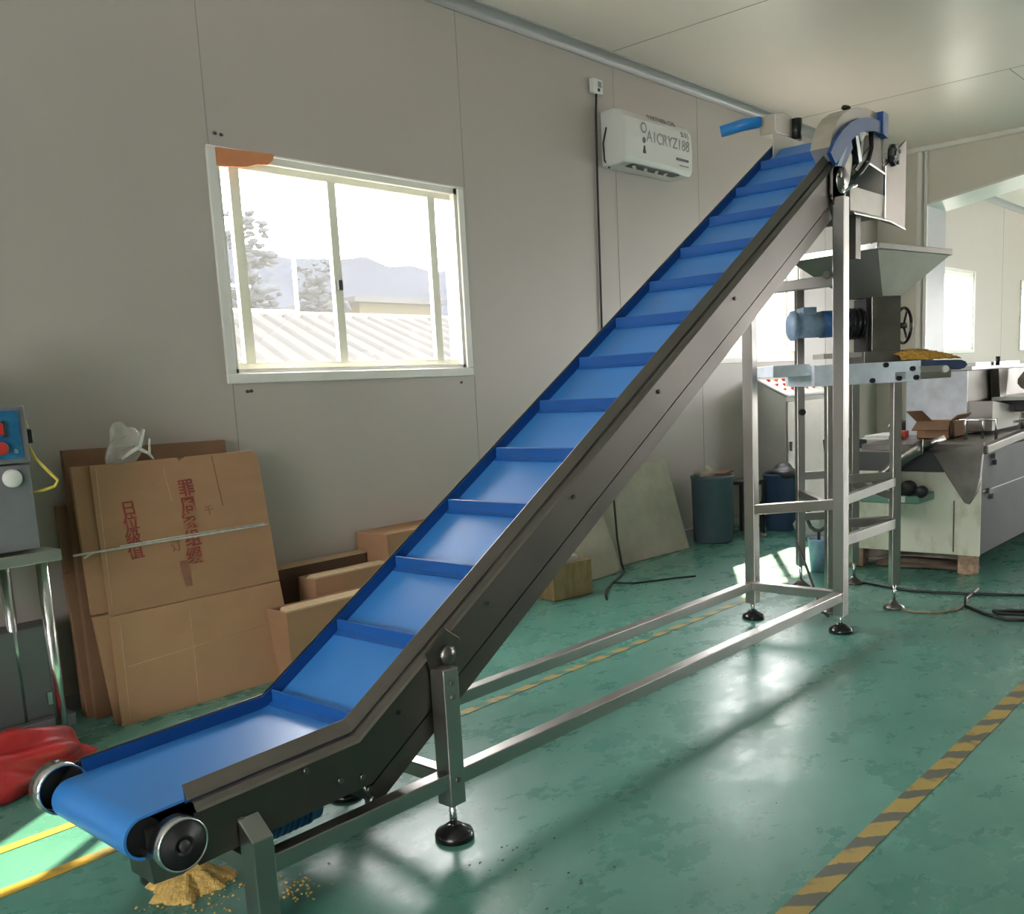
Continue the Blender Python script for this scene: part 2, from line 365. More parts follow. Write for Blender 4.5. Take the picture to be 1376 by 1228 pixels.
def window(k, w, sash_x, yface=WY, side=1, trims=True):
    a, b, lo, hi = w
    e = thing('window_%d' % k, ((a + b) / 2, yface, lo), None, None); e['kind'] = 'structure'
    t = 0.048
    if trims:
        f = MB(); y0, y1 = (yface - .016 * side, yface) if side > 0 else (yface, yface + .016)
        f.box(a - t, b + t, y0, y1, hi, hi + t * .25); f.box(a - t, b + t, y0, y1, lo - t, lo)
        f.box(a - t, a, y0, y1, lo, hi); f.box(b, b + t, y0, y1, lo, hi)
        f.build('casing', M['alu'], e, bevel=.004)
    r = MB(); d0, d1 = (yface, yface + WT) if side > 0 else (yface - WT, yface)
    r.box(a, a + .022, d0, d1, lo, hi); r.box(b - .022, b, d0, d1, lo, hi); r.box(a, b, d0, d1, lo, lo + .02); r.box(a, b, d0, d1, hi - .03, hi)
    r.build('frame', M['alu'], e)
    ym = (d0 + d1) / 2
    s = MB()
    for x, wd in sash_x: s.box(x, x + wd, ym - .014, ym + .014, lo + .02, hi - .03)
    s.box(a + .022, b - .022, ym - .016, ym + .016, lo + .02, lo + .05); s.box(a + .022, b - .022, ym - .016, ym + .016, hi - .06, hi - .03)
    s.build('sash', M['sash'], e)
    g = MB().box(a + .022, b - .022, ym - .002, ym + .002, lo + .05, hi - .06); g.build('pane', M['glass'], e)
    return e
w1 = window(1, W1, ((2.655, .055), (3.225, .052), (3.925, .055)))
MB().box(3.235, 3.262, WY + .015, WY + .034, 1.80, 1.85).build('latch', M['dark'], w1)
window(2, W2, ((7.05, .05), (7.68, .05), (8.33, .05)))
window(3, W3, ((12.75, .05), (13.25, .05)))
window(4, W4, ((16.5, .05), (17.2, .05)))
for i, w in enumerate(WR_FILL): window(7 + i, w, ((w[0] + .7, .05), (w[1] - .8, .05)), YR, -1)  # added window, out of view on the right wall
for k_, x, w in ((5, X0, WN_FILL), (6, X1 + WT, WF_FILL)):  # windows added out of view in the end walls for their light
    wn = thing('window_%d' % k_, (x, (w[0] + w[1]) / 2, w[2]), None, None); wn['kind'] = 'structure'
    MB().box(x - .06, x - .056, w[0], w[1], w[2], w[3]).build('pane', M['glass'], wn)
    fr_ = MB()
    for q in range(4):
        y = w[0] + (w[1] - w[0] - .06) * q / 3; fr_.box(x - .08, x - .03, y, y + .06, w[2], w[3])
    fr_.box(x - .08, x - .03, w[0], w[1], w[2], w[2] + .05).box(x - .08, x - .03, w[0], w[1], w[3] - .05, w[3])
    fr_.build('frame', M['alu'], wn)

tag(MB().prism([V((2.565, WY - .02, 2.405)), V((2.88, WY - .02, 2.415)), V((2.87, WY - .02, 2.385)), V((2.84, WY - .02, 2.362)), V((2.78, WY - .02, 2.355)), V((2.72, WY - .02, 2.335)), V((2.565, WY - .02, 2.322))], (0, .018, 0)).build('orange_strip', M['orange'], bevel=.003),
    'orange strip stuck across the top left corner of the big window', 'strip')
MK = [(2.577, 2.469), (2.611, 2.468), (2.625, 1.299), (2.645, 1.301), (4.074, 1.30)]
for (sx, sz), lb in zip(MK, ('left one of two dark specks above the big window corner', 'right one of two dark specks above the big window corner', 'left one of two dark specks below the big window sill', 'right one of two dark specks below the big window sill', 'lone dark speck below the right end of the big window sill')):
    tag(MB().blob((sx, WY - .002, sz), (.011, .003, .007), int(sx * 1000), 6).build('wall_plug', M['dark']), lb, 'wall plug', 'drill marks round the window')

# floor tape
def tape(x0, x1, y, w, m, label):
    mb = MB(); k = max(2, int((x1 - x0) / .25)); rnd = random.Random(int(y * 100 + x0))
    A = []; B = []
    for i in range(k + 1):
        x = x0 + (x1 - x0) * i / k; j = rnd.uniform(-.004, .004)
        A.append(V((x, y - w / 2 + j, .0016))); B.append(V((x, y + w / 2 + j, .0016)))
    mb.grid([A, B], False)
    return tag(mb.build('floor_tape', m, solid=.0012), label, 'floor marking', 'yellow floor tape lines')
tape(-.5, 9.5, .955, .062, M['tape'], 'yellow and grey dashed floor tape at the right, in front of the conveyor')
tape(1.5, 5.3, 2.615, .042, M['tape_faint'], 'faded broken yellow tape between the two long base beams of the conveyor')
tape(-.6, 1.32, 2.64, .05, M['tape_solid'], 'bright yellow floor tape under the tail of the conveyor, nearer of two')
tape(-.6, 1.7, 2.915, .042, M['tape_solid'], 'brownish yellow floor tape at the left, nearer the red bag')

# ------------------------------------------------------------------ the inclined conveyor
conv = thing('inclined_conveyor', (2.6, 2.13, 0), 'long inclined stainless steel conveyor with blue cleated belt rising to the right', 'conveyor')
TH = math.atan(.617); cs, sn = math.cos(TH), math.sin(TH)
BX, BZ = 1.452, .430          # bend of the guard top line
TOPX = 4.34
def path(d, x_start, x_end, z0=.414):
    """top line offset down by d: start, bend, end (miter at bend)"""
    mt = math.tan(TH / 2)
    bend = V((BX + d * mt, 0, BZ - d))
    s = (x_end - BX) / cs
    end = V((BX + s * cs + d * sn, 0, BZ + s * sn - d * cs))
    return V((x_start, 0, z0 - d)), bend, end
def yz(p, y): return V((p.x, y, p.z))
def side(yo, sgn, xs, xe):
    """guard + groove + flange + side panel for one side; sgn=+1 near side (outer face towards -Y)"""
    o = lambda v: yo - sgn * v
    def strip(pts, xs_, xe_, thick=.003):
        """pts: list of (d, out) polyline; swept with thickness inward"""
        rings = []
        for k in range(3):
            ring = [yz(path(d, xs_, xe_)[k], o(w)) for d, w in pts] + [yz(path(d + .0005, xs_, xe_)[k], o(w - thick)) for d, w in reversed(pts)]
            rings.append(ring)
        return MB().sweep(None, rings)
    return strip
near = side(1.945, 1, 0, 0); far = side(2.32, -1, 0, 0)
for nm, st, xs_, xe_ in (('near', near, .995, TOPX), ('far', far, .93, 4.67)):
    g = st([(0, .0), (.028, .013), (.034, .015)], xs_, xe_).build('side_guard', M['guard'], conv)
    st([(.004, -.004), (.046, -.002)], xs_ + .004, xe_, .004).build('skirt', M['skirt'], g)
    st([(.042, .004), (.0425, .020), (.056, .026), (.062, .032)], xs_ + .012, xe_, .004).build('rail', M['guard'], g)
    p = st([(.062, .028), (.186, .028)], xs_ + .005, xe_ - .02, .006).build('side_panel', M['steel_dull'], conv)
    # bolts along the panel
    for (bx, d) in ((1.11, .13), (1.13, .155), (1.30, .075), (1.40, .135), (1.47, .15), (1.49, .19)) if nm == 'near' else ():
        c = path(d, bx, 2)[0]; yy = 1.945 - .028
        MB().cyl((bx, yy + .002, c.z + .01), (bx, yy - .008, c.z + .01), .008, 8).build('bolt', M['steel_dark'], p)
    for sx in (.12, .55, 1.05, 1.65, 2.3) if nm == 'near' else ():
        for d in (.10,):
            b = V((BX + sx * cs + d * sn, 1.917, BZ + sx * sn - d * cs))
            MB().cyl(b + V((0, .002, 0)), b + V((0, -.005, 0)), .007, 8).build('bolt', M['black'], p)
# return tray below
def tray_ring(k, y0, y1, d0, d1):
    a, b = path(d0, 1.50, 4.25), path(d1, 1.50, 4.25)
    return [yz(a[k], y0), yz(b[k], y0), yz(b[k], y1), yz(a[k], y1)]
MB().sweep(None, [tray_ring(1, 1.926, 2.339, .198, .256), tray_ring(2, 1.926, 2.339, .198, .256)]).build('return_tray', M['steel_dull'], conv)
MB().sweep(None, [tray_ring(1, 1.932, 2.333, .180, .200), tray_ring(2, 1.932, 2.333, .180, .200)]).build('tray_gasket', M['black'], conv)
MB().sweep(None, [[yz(path(d, .99, 2)[k], y) for d, y in ((.10, 1.95), (.185, 1.95), (.185, 2.31), (.10, 2.31))] for k in (0, 1)]).build('bed_plate', M['steel_dark'], conv)
# belt
bd = .040; RX, RR = .902, .050
RZ = .414 - bd - RR
def belt_loop(d_top, d_bot):
    P = []
    a, b, c = path(d_top, RX, 4.575)
    HX, HZ = c.x + .10, c.z - .005
    top = [V((RX, 0, .414 - bd))]
    bb = path(bd, RX, 4.30)[1]
    # rounded bend
    for t in (-.06, -.03): top.append(V((bb.x + t, 0, .414 - bd + (bb.z - .414 + bd) * (1 + t / .55))))
    top.append(bb + V((0, 0, .004)))
    for t in (.04, .09): top.append(bb + V((cs * t, 0, sn * t)))
    hd_c = c + V((sn * RR, 0, -cs * RR)) + V((.05 * cs, 0, .05 * sn))
    for i in range(0, 25):
        ang = TH + PI / 2 - (PI * .95) * i / 24
        top.append(hd_c + V((math.cos(ang) * RR, 0, math.sin(ang) * RR)))
    bl = path(bd + .10, RX, 4.5)
    bot = [bl[2], bl[1]]
    tail = V((RX, 0, RZ))
    for i in range(0, 41):
        ang = -PI / 2 - PI * i / 40
        bot.append(tail + V((math.cos(ang) * RR, 0, math.sin(ang) * RR)))
    return top + bot, hd_c
loop, HD = belt_loop(bd, 0)
def thick_loop(L, y0, y1, th):
    k = len(L); inner = []
    for i, p in enumerate(L):
        d = (L[(i + 1) % k] - L[i - 1]); d.normalize()
        inner.append(p + V((d.z, 0, -d.x)) * th)
    return L, inner
Lo, Li = thick_loop(loop, 0, 0, .006)
mb = MB(); k = len(Lo); y0, y1 = 1.952, 2.314
vs = [yz(p, y0) for p in Lo] + [yz(p, y1) for p in Lo] + [yz(p, y0) for p in Li] + [yz(p, y1) for p in Li]
fs = []
for i in range(k):
    j = (i + 1) % k
    fs += [(i, j, k + j, k + i), (2 * k + j, 2 * k + i, 3 * k + i, 3 * k + j), (i, 2 * k + i, 2 * k + j, j), (k + j, 3 * k + j, 3 * k + i, k + i)]
mb.add(vs, fs, False)
belt = mb.build('belt', M['belt'], conv)
# cleats on the carrying run
def slope_pt(s, d):   # s: distance along the guard line from the bend
    return V((BX + s * cs + d * sn, 0, BZ + s * sn - d * cs))
sp = .2905
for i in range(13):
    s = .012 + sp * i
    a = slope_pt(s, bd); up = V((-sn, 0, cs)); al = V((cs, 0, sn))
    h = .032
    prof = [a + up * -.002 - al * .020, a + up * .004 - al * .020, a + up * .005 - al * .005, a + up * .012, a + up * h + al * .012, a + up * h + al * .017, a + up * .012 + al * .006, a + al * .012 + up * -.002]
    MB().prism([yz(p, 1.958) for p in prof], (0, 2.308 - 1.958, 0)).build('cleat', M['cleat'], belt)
# tail roller and its housings
MB().cyl((RX, 1.96, RZ), (RX, 2.306, RZ), RR - .008, 28).build('tail_roller', M['black'], conv)
def cup(name, at, r, depth, sgn):
    prof = [(r - .006, 0), (r, .0), (r, depth), (r - .005, depth), (r - .006, .012), (.002, .010), (.002, 0), (r - .006, 0)]
    h = MB().lathe(prof, at, (0, sgn, 0), 32).build(name, M['steel_bright'], conv)
    MB().lathe([(r - .007, .011), (r - .010, .016), (.028, .017), (.024, .022), (.012, .024), (.001, .024)], at, (0, sgn, 0), 32).build('bearing', M['black'], h)
    return h
cup('end_housing', (.885, 2.365, .350), .062, .052, -1)
hn = MB().lathe([(.001, 0), (.060, 0), (.060, .040), (.056, .043), (.055, .039), (.001, .038)], (.952, 1.925, .305), (0, -1, 0), 36).build('end_housing', M['steel_bright'], conv)
MB().lathe([(.0555, .0385), (.054, .0415), (.026, .0415), (.025, .045), (.019, .045), (.018, .042), (.001, .042)], (.952, 1.925, .305), (0, -1, 0), 36).build('bearing_cover', M['black'], hn)
MB().lathe([(.001, .006), (.012, .006), (.013, .0)], (.952, 1.884, .305), (0, -1, 0), 20).build('shaft_end', M['dark'], conv)
MB().box(.90, .97, 1.932, 1.95, .285, .345).build('tail_bracket', M['black'], conv)
MB().prism([V((.895, 1.935, .30)), V((.90, 1.935, .22)), V((.97, 1.935, .215)), V((1.03, 1.935, .235)), V((1.05, 1.935, .29))], (0, .10, 0)).build('scraper_bracket', M['steel_dark'], conv)
MB().prism([V((.985, 2.335, .20)), V((.985, 2.335, .40)), V((.93, 2.335, .40)), V((.885, 2.335, .36)), V((.90, 2.335, .28))], (0, .012, 0)).build('tail_bracket', M['steel_dull'], conv)
# base frame
BT, BB_ = .203, .158
def foot(x, y, ztop, parent, r=.056):
    f = MB().lathe([(.001, .0), (r, .0), (r, .012), (r * .93, .022), (r * .55, .034), (r * .38, .042), (.001, .043)], (x, y, 0), n=28).build('levelling_foot', M['black_gloss'], parent)
    MB().cyl((x, y, .03), (x, y, ztop), .011, 14).build('threaded_stem', M['steel_bright'], f)
def post(x, y, z0, z1, s=.056, m='steel', ft=True, slant=0):
    p = MB()
    if slant: p.hexa([V((x - s / 2, y - s / 2, z0)), V((x + s / 2, y - s / 2, z0)), V((x + s / 2, y + s / 2, z0)), V((x - s / 2, y + s / 2, z0))],
                     [V((x - s / 2, y - s / 2, z1 - slant)), V((x + s / 2, y - s / 2, z1 - slant)), V((x + s / 2, y + s / 2, z1)), V((x - s / 2, y + s / 2, z1))])
    else: p.box(x - s / 2, x + s / 2, y - s / 2, y + s / 2, z0, z1)
    o = p.build('leg', M[m], conv, bevel=.003)
    if ft: foot(x, y, z0 + .01, o)
    return o
lA = post(1.755, 1.885, .105, .50)
lB = post(1.755, 2.375, .105, .50)
lC = post(4.388, 1.885, .085, 2.03)
lD = post(4.43, 2.375, .085, 2.02)
lE = post(1.130, 1.885, .045, .30, slant=.045)
lF = post(1.130, 2.375, .045, .30)
# clamp plate and big bolt of the near-left leg, top bracket of the rear leg
pl = MB().prism([V((1.715, 1.914, .545)), V((1.79, 1.914, .60)), V((1.845, 1.914, .56)), V((1.83, 1.914, .48)), V((1.775, 1.914, .455)), V((1.73, 1.914, .48))], (0, -.008, 0)).build('clamp_plate', M['steel_dull'], conv, bevel=.002)
MB().lathe([(.001, .016), (.018, .016), (.020, .012), (.028, .010), (.028, 0)], (1.79, 1.906, .525), (0, -1, 0), 8).build('bolt', M['steel_dark'], pl)
for z in (.46, .42, .18): MB().cyl((1.754, 1.858, z), (1.754, 1.852, z), .008, 8).build('bolt', M['steel_dark'], lA)
MB().prism([V((4.33, 1.913, 2.14)), V((4.40, 1.913, 2.22)), V((4.47, 1.913, 2.20)), V((4.50, 1.913, 2.10)), V((4.44, 1.913, 1.99)), V((4.37, 1.913, 1.98)), V((4.33, 1.913, 2.04))], (0, -.010, 0)).build('clamp_plate', M['steel_dull'], conv, bevel=.002)
MB().lathe([(.001, .014), (.014, .014), (.018, .008), (.018, 0)], (4.40, 1.903, 2.13), (0, -1, 0), 8).build('bolt', M['steel_dark'], conv)
MB().tube([V((4.43, 1.895, 2.05)), V((4.46, 1.875, 2.075)), V((4.50, 1.86, 2.09))], .008, 8).build('clamp_handle', M['steel_bright'], conv)
for y in (1.885, 2.375):
    MB().box(1.11, 4.412, y - .0225, y + .0225, BB_, BT).build('base_beam', M['steel'], conv, bevel=.003)
for x in (1.135, 1.755, 4.40):
    MB().box(x - .022, x + .022, 1.905, 2.355, BB_ + .001, BT - .001).build('cross_beam', M['steel'], conv, bevel=.003)
MB().beam((4.40, 1.905, .625), (4.43, 2.355, .575), .044, .05).build('cross_beam', M['steel'], conv, bevel=.003)
MB().beam((4.40, 1.905, 1.665), (4.43, 2.355, 1.665), .044, .05).build('cross_beam', M['steel'], conv, bevel=.003)
MB().cyl((4.365, 1.94, 1.69), (4.350, 1.94, 1.69), .018, 8).build('bolt', M['steel_dark'], conv)
# idler hook under the bend and the drive motor below the infeed
MB().tube([V((1.50, 1.95, .235)), V((1.515, 1.95, .205)), V((1.53, 1.95, .185))], .010, 8).cyl((1.53, 1.935, .18), (1.53, 1.965, .18), .020, 14).build('idler', M['steel_dark'], conv)
dm = MB().cyl((1.28, 2.13, .155), (1.46, 2.13, .155), .048, 24).build('drive_motor', M['motor'], conv)
fin = MB()
for i in range(7): fin.cyl((1.30 + i * .02, 2.13, .155), (1.308 + i * .02, 2.13, .155), .053, 24)
fin.build('cooling_fin', M['motor'], dm)
MB().box(1.20, 1.285, 2.08, 2.18, .105, .215).build('gearbox', M['black'], dm, bevel=.006)
MB().box(1.34, 1.41, 2.10, 2.16, .195, .235).build('terminal_box', M['motor'], dm, bevel=.004)
MB().beam((1.15, 2.13, .20), (1.47, 2.13, .21), .06, .012).build('motor_bracket', M['steel_dark'], conv)

# head of the conveyor
YN = 1.905
hub = V((4.56, 0, 2.20))
out = [(4.32, 2.24), (4.345, 2.30), (4.39, 2.355), (4.45, 2.40), (4.53, 2.435), (4.62, 2.458), (4.72, 2.47), (4.82, 2.475), (4.915, 2.465)]
inn = [(4.90, 2.40), (4.80, 2.40), (4.70, 2.385), (4.60, 2.355), (4.50, 2.31), (4.42, 2.25), (4.38, 2.19)]
def ext(poly, y0, y1): return MB().prism([V((x, y0, z)) for x, z in poly], (0, y1 - y0, 0))
hc = ext(out + inn, YN, 2.0).build('head_cover', M['cover'], conv, bevel=.002)
MB().blob((4.62, 1.96, 2.468), (.022, .02, .012), 3, 6).build('knob', M['black'], hc)
st_o = [(4.275, 2.205), (4.32, 2.255), (4.40, 2.315), (4.49, 2.365), (4.58, 2.398), (4.68, 2.418), (4.78, 2.428), (4.86, 2.428)]
st_i = [(4.86, 2.372), (4.77, 2.372), (4.68, 2.358), (4.60, 2.338), (4.52, 2.300), (4.45, 2.255), (4.375, 2.19), (4.33, 2.165)]
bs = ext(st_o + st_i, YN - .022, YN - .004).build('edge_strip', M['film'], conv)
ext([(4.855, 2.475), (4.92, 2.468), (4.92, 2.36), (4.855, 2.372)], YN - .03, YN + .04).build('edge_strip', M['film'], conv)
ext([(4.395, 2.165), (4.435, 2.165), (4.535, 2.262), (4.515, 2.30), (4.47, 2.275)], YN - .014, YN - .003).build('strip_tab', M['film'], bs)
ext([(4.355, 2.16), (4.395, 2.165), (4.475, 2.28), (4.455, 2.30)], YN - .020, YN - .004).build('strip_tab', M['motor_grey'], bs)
# head side plate with window and shaft assembly
ext([(4.34, 2.02), (4.34, 2.15), (4.45, 2.22), (4.52, 2.30), (4.56, 2.22), (4.53, 2.12), (4.47, 2.03), (4.42, 1.98)], YN - .002, YN + .006).build('side_plate', M['cover'], conv, bevel=.002)
ext([(4.80, 2.40), (4.90, 2.40), (4.93, 2.24), (5.235, 2.40), (5.24, 2.28), (4.94, 2.205), (4.70, 2.23), (4.64, 2.17), (4.60, 2.18), (4.72, 2.27), (4.80, 2.32)], YN + .002, YN + .010).build('side_plate', M['steel_dull'], conv)
ext([(4.56, 2.32), (4.79, 2.39), (4.79, 2.30), (4.66, 2.18), (4.55, 2.16)], YN + .05, YN + .06).build('inner_plate', M['steel_dark'], conv)
MB().tube([V((4.78, YN, 2.39)), V((4.79, YN, 2.30)), V((4.75, YN, 2.235)), V((4.66, YN, 2.175)), V((4.58, YN, 2.14))], .012, 10).build('hose', M['black'], conv)
MB().beam((4.60, YN + .01, 2.38), (4.66, YN + .01, 2.22), .02, .035).build('tension_bar', M['steel_bright'], conv)
MB().beam((4.70, YN + .012, 2.38), (4.66, YN + .012, 2.21), .02, .03).build('tension_bar', M['steel_dull'], conv)
ext([(4.61, 2.36), (4.72, 2.36), (4.66, 2.31)], YN - .004, YN + .0).build('tag', M['white'], conv)
MB().lathe([(.001, .016), (.022, .016), (.024, .012), (.058, .010), (.060, .0)], (4.44, YN, 2.11), (0, -1, 0), 24).build('shaft_hub', M['steel'], conv)
MB().cyl((HD.x, 1.93, HD.z), (HD.x, 2.34, HD.z), RR - .008, 24).build('head_roller', M['black'], conv)
be = MB().lathe([(.001, .03), (.022, .03), (.024, .026), (.05, .022), (.056, .010), (.056, 0)], (5.045, YN, 2.302), (0, -1, 0), 10, False).build('bearing_block', M['black'], conv)
for q in range(4):
    a = q * PI / 2 + .5
    MB().cyl((5.045 + .04 * math.cos(a), YN - .02, 2.302 + .04 * math.sin(a)), (5.045 + .04 * math.cos(a), YN - .034, 2.302 + .04 * math.sin(a)), .010, 6).build('bolt', M['steel_dark'], be)
# discharge chute: open box below the head
ch = MB()
ch.box(4.56, 4.94, 2.30, 2.305, 1.97, 2.42)            # far wall
ch.box(4.54, 4.945, YN, YN + .005, 1.985, 2.10)         # near lower apron
ch.box(4.945, 4.95, YN, 2.30, 1.99, 2.40)
chute = ch.build('discharge_chute', M['cover'], conv)
MB().prism([V((4.54, YN - .004, 1.985)), V((4.95, YN - .004, 1.985)), V((5.215, YN - .012, 1.955)), V((4.95, YN - .03, 1.97)), V((4.54, YN - .02, 1.97))], (0, 0, .006)).build('drip_lip', M['steel_bright'], chute)
ext([(4.945, 2.23), (5.235, 2.405), (5.225, 1.962), (4.945, 1.995)], YN - .004, YN + .002).build('side_flange', M['steel_warm'], chute)
ext([(4.94, 2.235), (4.952, 2.24), (4.952, 1.99), (4.94, 1.99)], YN - .009, YN - .001).build('folded_edge', M['steel_bright'], chute)
ext([(4.72, 2.232), (4.94, 2.205), (4.94, 2.195), (4.72, 2.222)], YN - .008, YN - .0).build('folded_edge', M['steel_bright'], chute)
MB().box(4.64, 4.70, 1.92, 1.96, 1.78, 1.985).build('spout_post', M['steel_dull'], chute)
# far side head bracket with blue strip
fb = MB()
fb.prism([V((4.66, 2.335, 2.44)), V((4.66, 2.335, 2.53)), V((4.74, 2.335, 2.55)), V((4.84, 2.335, 2.545)), V((4.84, 2.335, 2.44))], (0, .09, 0)).build('head_bracket', M['cover'], conv, bevel=.006)
MB().cyl((4.865, 2.325, 2.43), (4.865, 2.325, 2.535), .028, 14).build('knob', M['black'], conv)
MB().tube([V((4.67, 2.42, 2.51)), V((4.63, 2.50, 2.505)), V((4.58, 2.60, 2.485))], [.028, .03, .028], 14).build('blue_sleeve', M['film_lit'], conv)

# ------------------------------------------------------------------ air conditioner, socket, cord
ax0, ax1, az0, az1, ad = 5.545, 6.385, 2.70, 3.06, .205
ac = thing('air_conditioner', ((ax0 + ax1) / 2, WY, az0), 'white wall air conditioner with printed panel, high on the wall right of the window', 'air conditioner')
pr = [(0, 0), (.0, .36), (.10, .365), (.165, .345), (.195, .30), (.205, .18), (.200, .045), (.185, .010), (.13, .0)]
MB().prism([V((ax0, WY - y - .002, az0 + z)) for y, z in pr], (ax1 - ax0, 0, 0)).build('casing', M['ac'], ac, bevel=.010)
lv = MB().box(ax0 + .10, ax1 - .16, WY - .188, WY - .125, az0 - .004, az0 + .003).build('air_outlet', M['black'], ac)
for q, (a, b) in enumerate(((.12, .20), (.26, .33), (.40, .46), (.52, .57))):
    MB().beam((ax0 + a, WY - .180, az0 - .007), (ax0 + b, WY - .135, az0 - .007), .022, .004).build('louvre', M['ac'], lv)
fy = WY - .2075
text_mesh('panel_print', 'A1CRYZ188', .105, M['print_light'], ac, (ax0 + .52, fy, az0 + .20), (1, 0, -.0), (0, -.03, 1)).scale = (1, 1, 1)
text_mesh('panel_print', '% 0 J', .05, M['print'], ac, (ax1 - .11, fy, az0 + .275), (1, 0, 0), (0, .15, 1))
text_mesh('panel_print', 'PARTNER CHI', .055, M['print'], ac, (ax0 + .46, WY - .188, az0 + .335), (1, 0, 0), (0, .55, 1))
MB().box(ax1 - .22, ax1 - .06, fy, fy + .003, az0 + .095, az0 + .112).build('panel_stripe', M['print'], ac)
MB().box(ax1 - .18, ax1 - .06, fy, fy + .003, az0 + .060, az0 + .068).build('panel_stripe', M['print_light'], ac)
MB().cyl((ax0 + .215, fy + .003, az0 + .17), (ax0 + .215, fy, az0 + .17), .020, 16).build('emblem', M['print'], ac)
MB().prism([V((ax0 + .20, fy, az0 + .085)), V((ax0 + .235, fy, az0 + .085)), V((ax0 + .225, fy, az0 + .135)), V((ax0 + .213, fy, az0 + .135))], (0, .004, 0)).build('emblem', M['black'], ac)
MB().lathe([(.024, 0), (.030, .002), (.036, 0)], (ax0 + .215, fy + .001, az0 + .25), (0, -1, 0), 20).build('emblem', M['print_light'], ac)
so = thing('wall_socket', (5.49, WY, 3.158), 'small white socket box on the wall above the air conditioner', 'socket')
MB().box(5.435, 5.545, WY - .035, WY - .001, 3.158, 3.252).build('box', M['white'], so, bevel=.006)
MB().box(5.49, 5.525, WY - .039, WY - .034, 3.20, 3.235).build('outlet_face', M['print_light'], so)
MB().box(5.485, 5.505, WY - .041, WY - .034, 3.172, 3.19).build('plug_hole', M['dark'], so)
tag(MB().tube([V((5.487, WY - .02, 3.16)), V((5.485, WY - .014, 3.05)), V((5.475, WY - .012, 2.6)), V((5.468, WY - .012, 2.0)), V((5.460, WY - .012, 1.4)), V((5.455, WY - .012, .95)), V((5.40, 3.97, .68)), V((5.34, 3.91, .45)), V((5.24, 3.82, .20)), V((5.17, 3.74, .05)), V((5.13, 3.69, .010)), V((4.98, 3.62, .007)), V((4.80, 3.55, .007)), V((4.62, 3.46, .007)), V((4.50, 3.38, .007)), V((4.40, 3.30, .007))], .0075, 8).build('wall_cable', M['black']),
    'long black cable running from the wall socket down the wall to the floor', 'cable')
MB().tube([V((5.545, WY - .05, 2.95)), V((5.53, WY - .03, 2.85)), V((5.54, WY - .03, 2.74)), V((5.57, WY - .05, 2.69))], .006, 8).build('power_cord', M['black'], ac)
tag(MB().tube([V((4.80, 3.55, .006)), V((4.86, 3.42, .006)), V((5.0, 3.34, .006)), V((5.12, 3.28, .006)), V((5.22, 3.20, .006))], .006, 8).build('floor_cable', M['black']), 'thin dark cable branching over the green floor beside the stained carton', 'cable')

# ------------------------------------------------------------------ flattened cartons against the wall
def sheet(name, quad, m, label, cat, th=.010, group=None, parent=None, bulge=0.0):
    """quad: bottom-left, bottom-right, top-right, top-left (front face), thickness goes to +Y"""
    q = [V(p) for p in quad]
    mb = MB().prism(q, (0, th, 0))
    o = mb.build(name, m, parent, bevel=.002)
    if label: tag(o, label, cat, group)
    return o
GR = 'flattened cartons leaning on the wall'
def fp(u, v): return (FL * (1 - u) + FR * u) * (1 - v) + (TL * (1 - u) + TR * u) * v
fc = thing('flattened_carton', (2.06, 3.70, 0), 'front flattened carton with red printed characters, tied with white twine', 'carton', GR)
BLc, BRc = V((1.650, 3.655, 0)), V((2.49, 3.655, 0)); FL, FR = V((1.690, 3.745, .428)), V((2.495, 3.745, .428)); TL, TR = V((1.735, 3.865, 1.029)), V((2.515, 3.865, 1.029))
MB().prism([fp(0, .006), fp(1, .006), fp(1, .95), fp(.965, 1), fp(.54, 1), fp(.50, .972), fp(.49, 1), fp(0, 1)], (0, .012, 0)).build('upper_panel', M['card'], fc, bevel=.002)
MB().prism([BLc, BRc, FR, FL], (0, .012, 0)).build('lower_panel', M['card_light'], fc, bevel=.002)
nrm = V((0, -1, -.2)).normalized()
def on_face(u, v, lower=False, off=.0025):
    a, b, c, d = (BLc, BRc, FL, FR) if lower else (FL, FR, TL, TR)
    p = (a * (1 - u) + b * u) * (1 - v) + (c * (1 - u) + d * u) * v
    return p + nrm * off
def crease(pts, lower, m=M['card_edge'], r=.0016):
    return MB().tube([on_face(u, v, lower, .0005) for u, v in pts], r, 6)
crease([(.40, .02), (.43, .98)], True).build('crease', M['card_edge'], fc)
crease([(.06, .52), (.97, .60)], True).build('crease', M['card_edge'], fc)
crease([(.70, .99), (.72, .62)], False).build('crease', M['card_dark'], fc)
crease([(.40, .93), (.42, .70)], False).build('crease', M['card_edge'], fc)
crease([(.02, .06), (.03, .98)], False).build('crease', M['card_edge'], fc)
crease([(.04, .03), (.05, .97)], True).build('crease', M['card_edge'], fc)
tx = (1, 0, .03); uu = (TL - FL)
up_t = V((.075, .2, 1))
for i, chx in enumerate('罪周家组缀'):
    text_mesh('print_character', chx, .078, M['red_print'], fc, on_face(.515 - .003 * i, .775 - .1225 * i + (0.01 if i > 1 else 0), False, .003), tx, up_t, bold=.0009)
for i, chx in enumerate('日位级值'):
    text_mesh('print_character', chx, .068, M['red_print'], fc, on_face(.175 + .002 * i, .685 - .098 * i, False, .003), tx, up_t, bold=.0009)
text_mesh('print_character', '千', .045, M['faded_print'], fc, on_face(.63, .60, False, .003), tx, up_t, bold=.0009)
text_mesh('print_character', '订', .05, M['faded_print'], fc, on_face(.405, .385, False, .003), tx, up_t, bold=.0009)
MB().prism([on_face(.425, .10, False, .002), on_face(.465, .10, False, .002), on_face(.455, .28, False, .002), on_face(.41, .28, False, .002)], nrm * .001).build('faded_patch', M['faded_print'], fc)
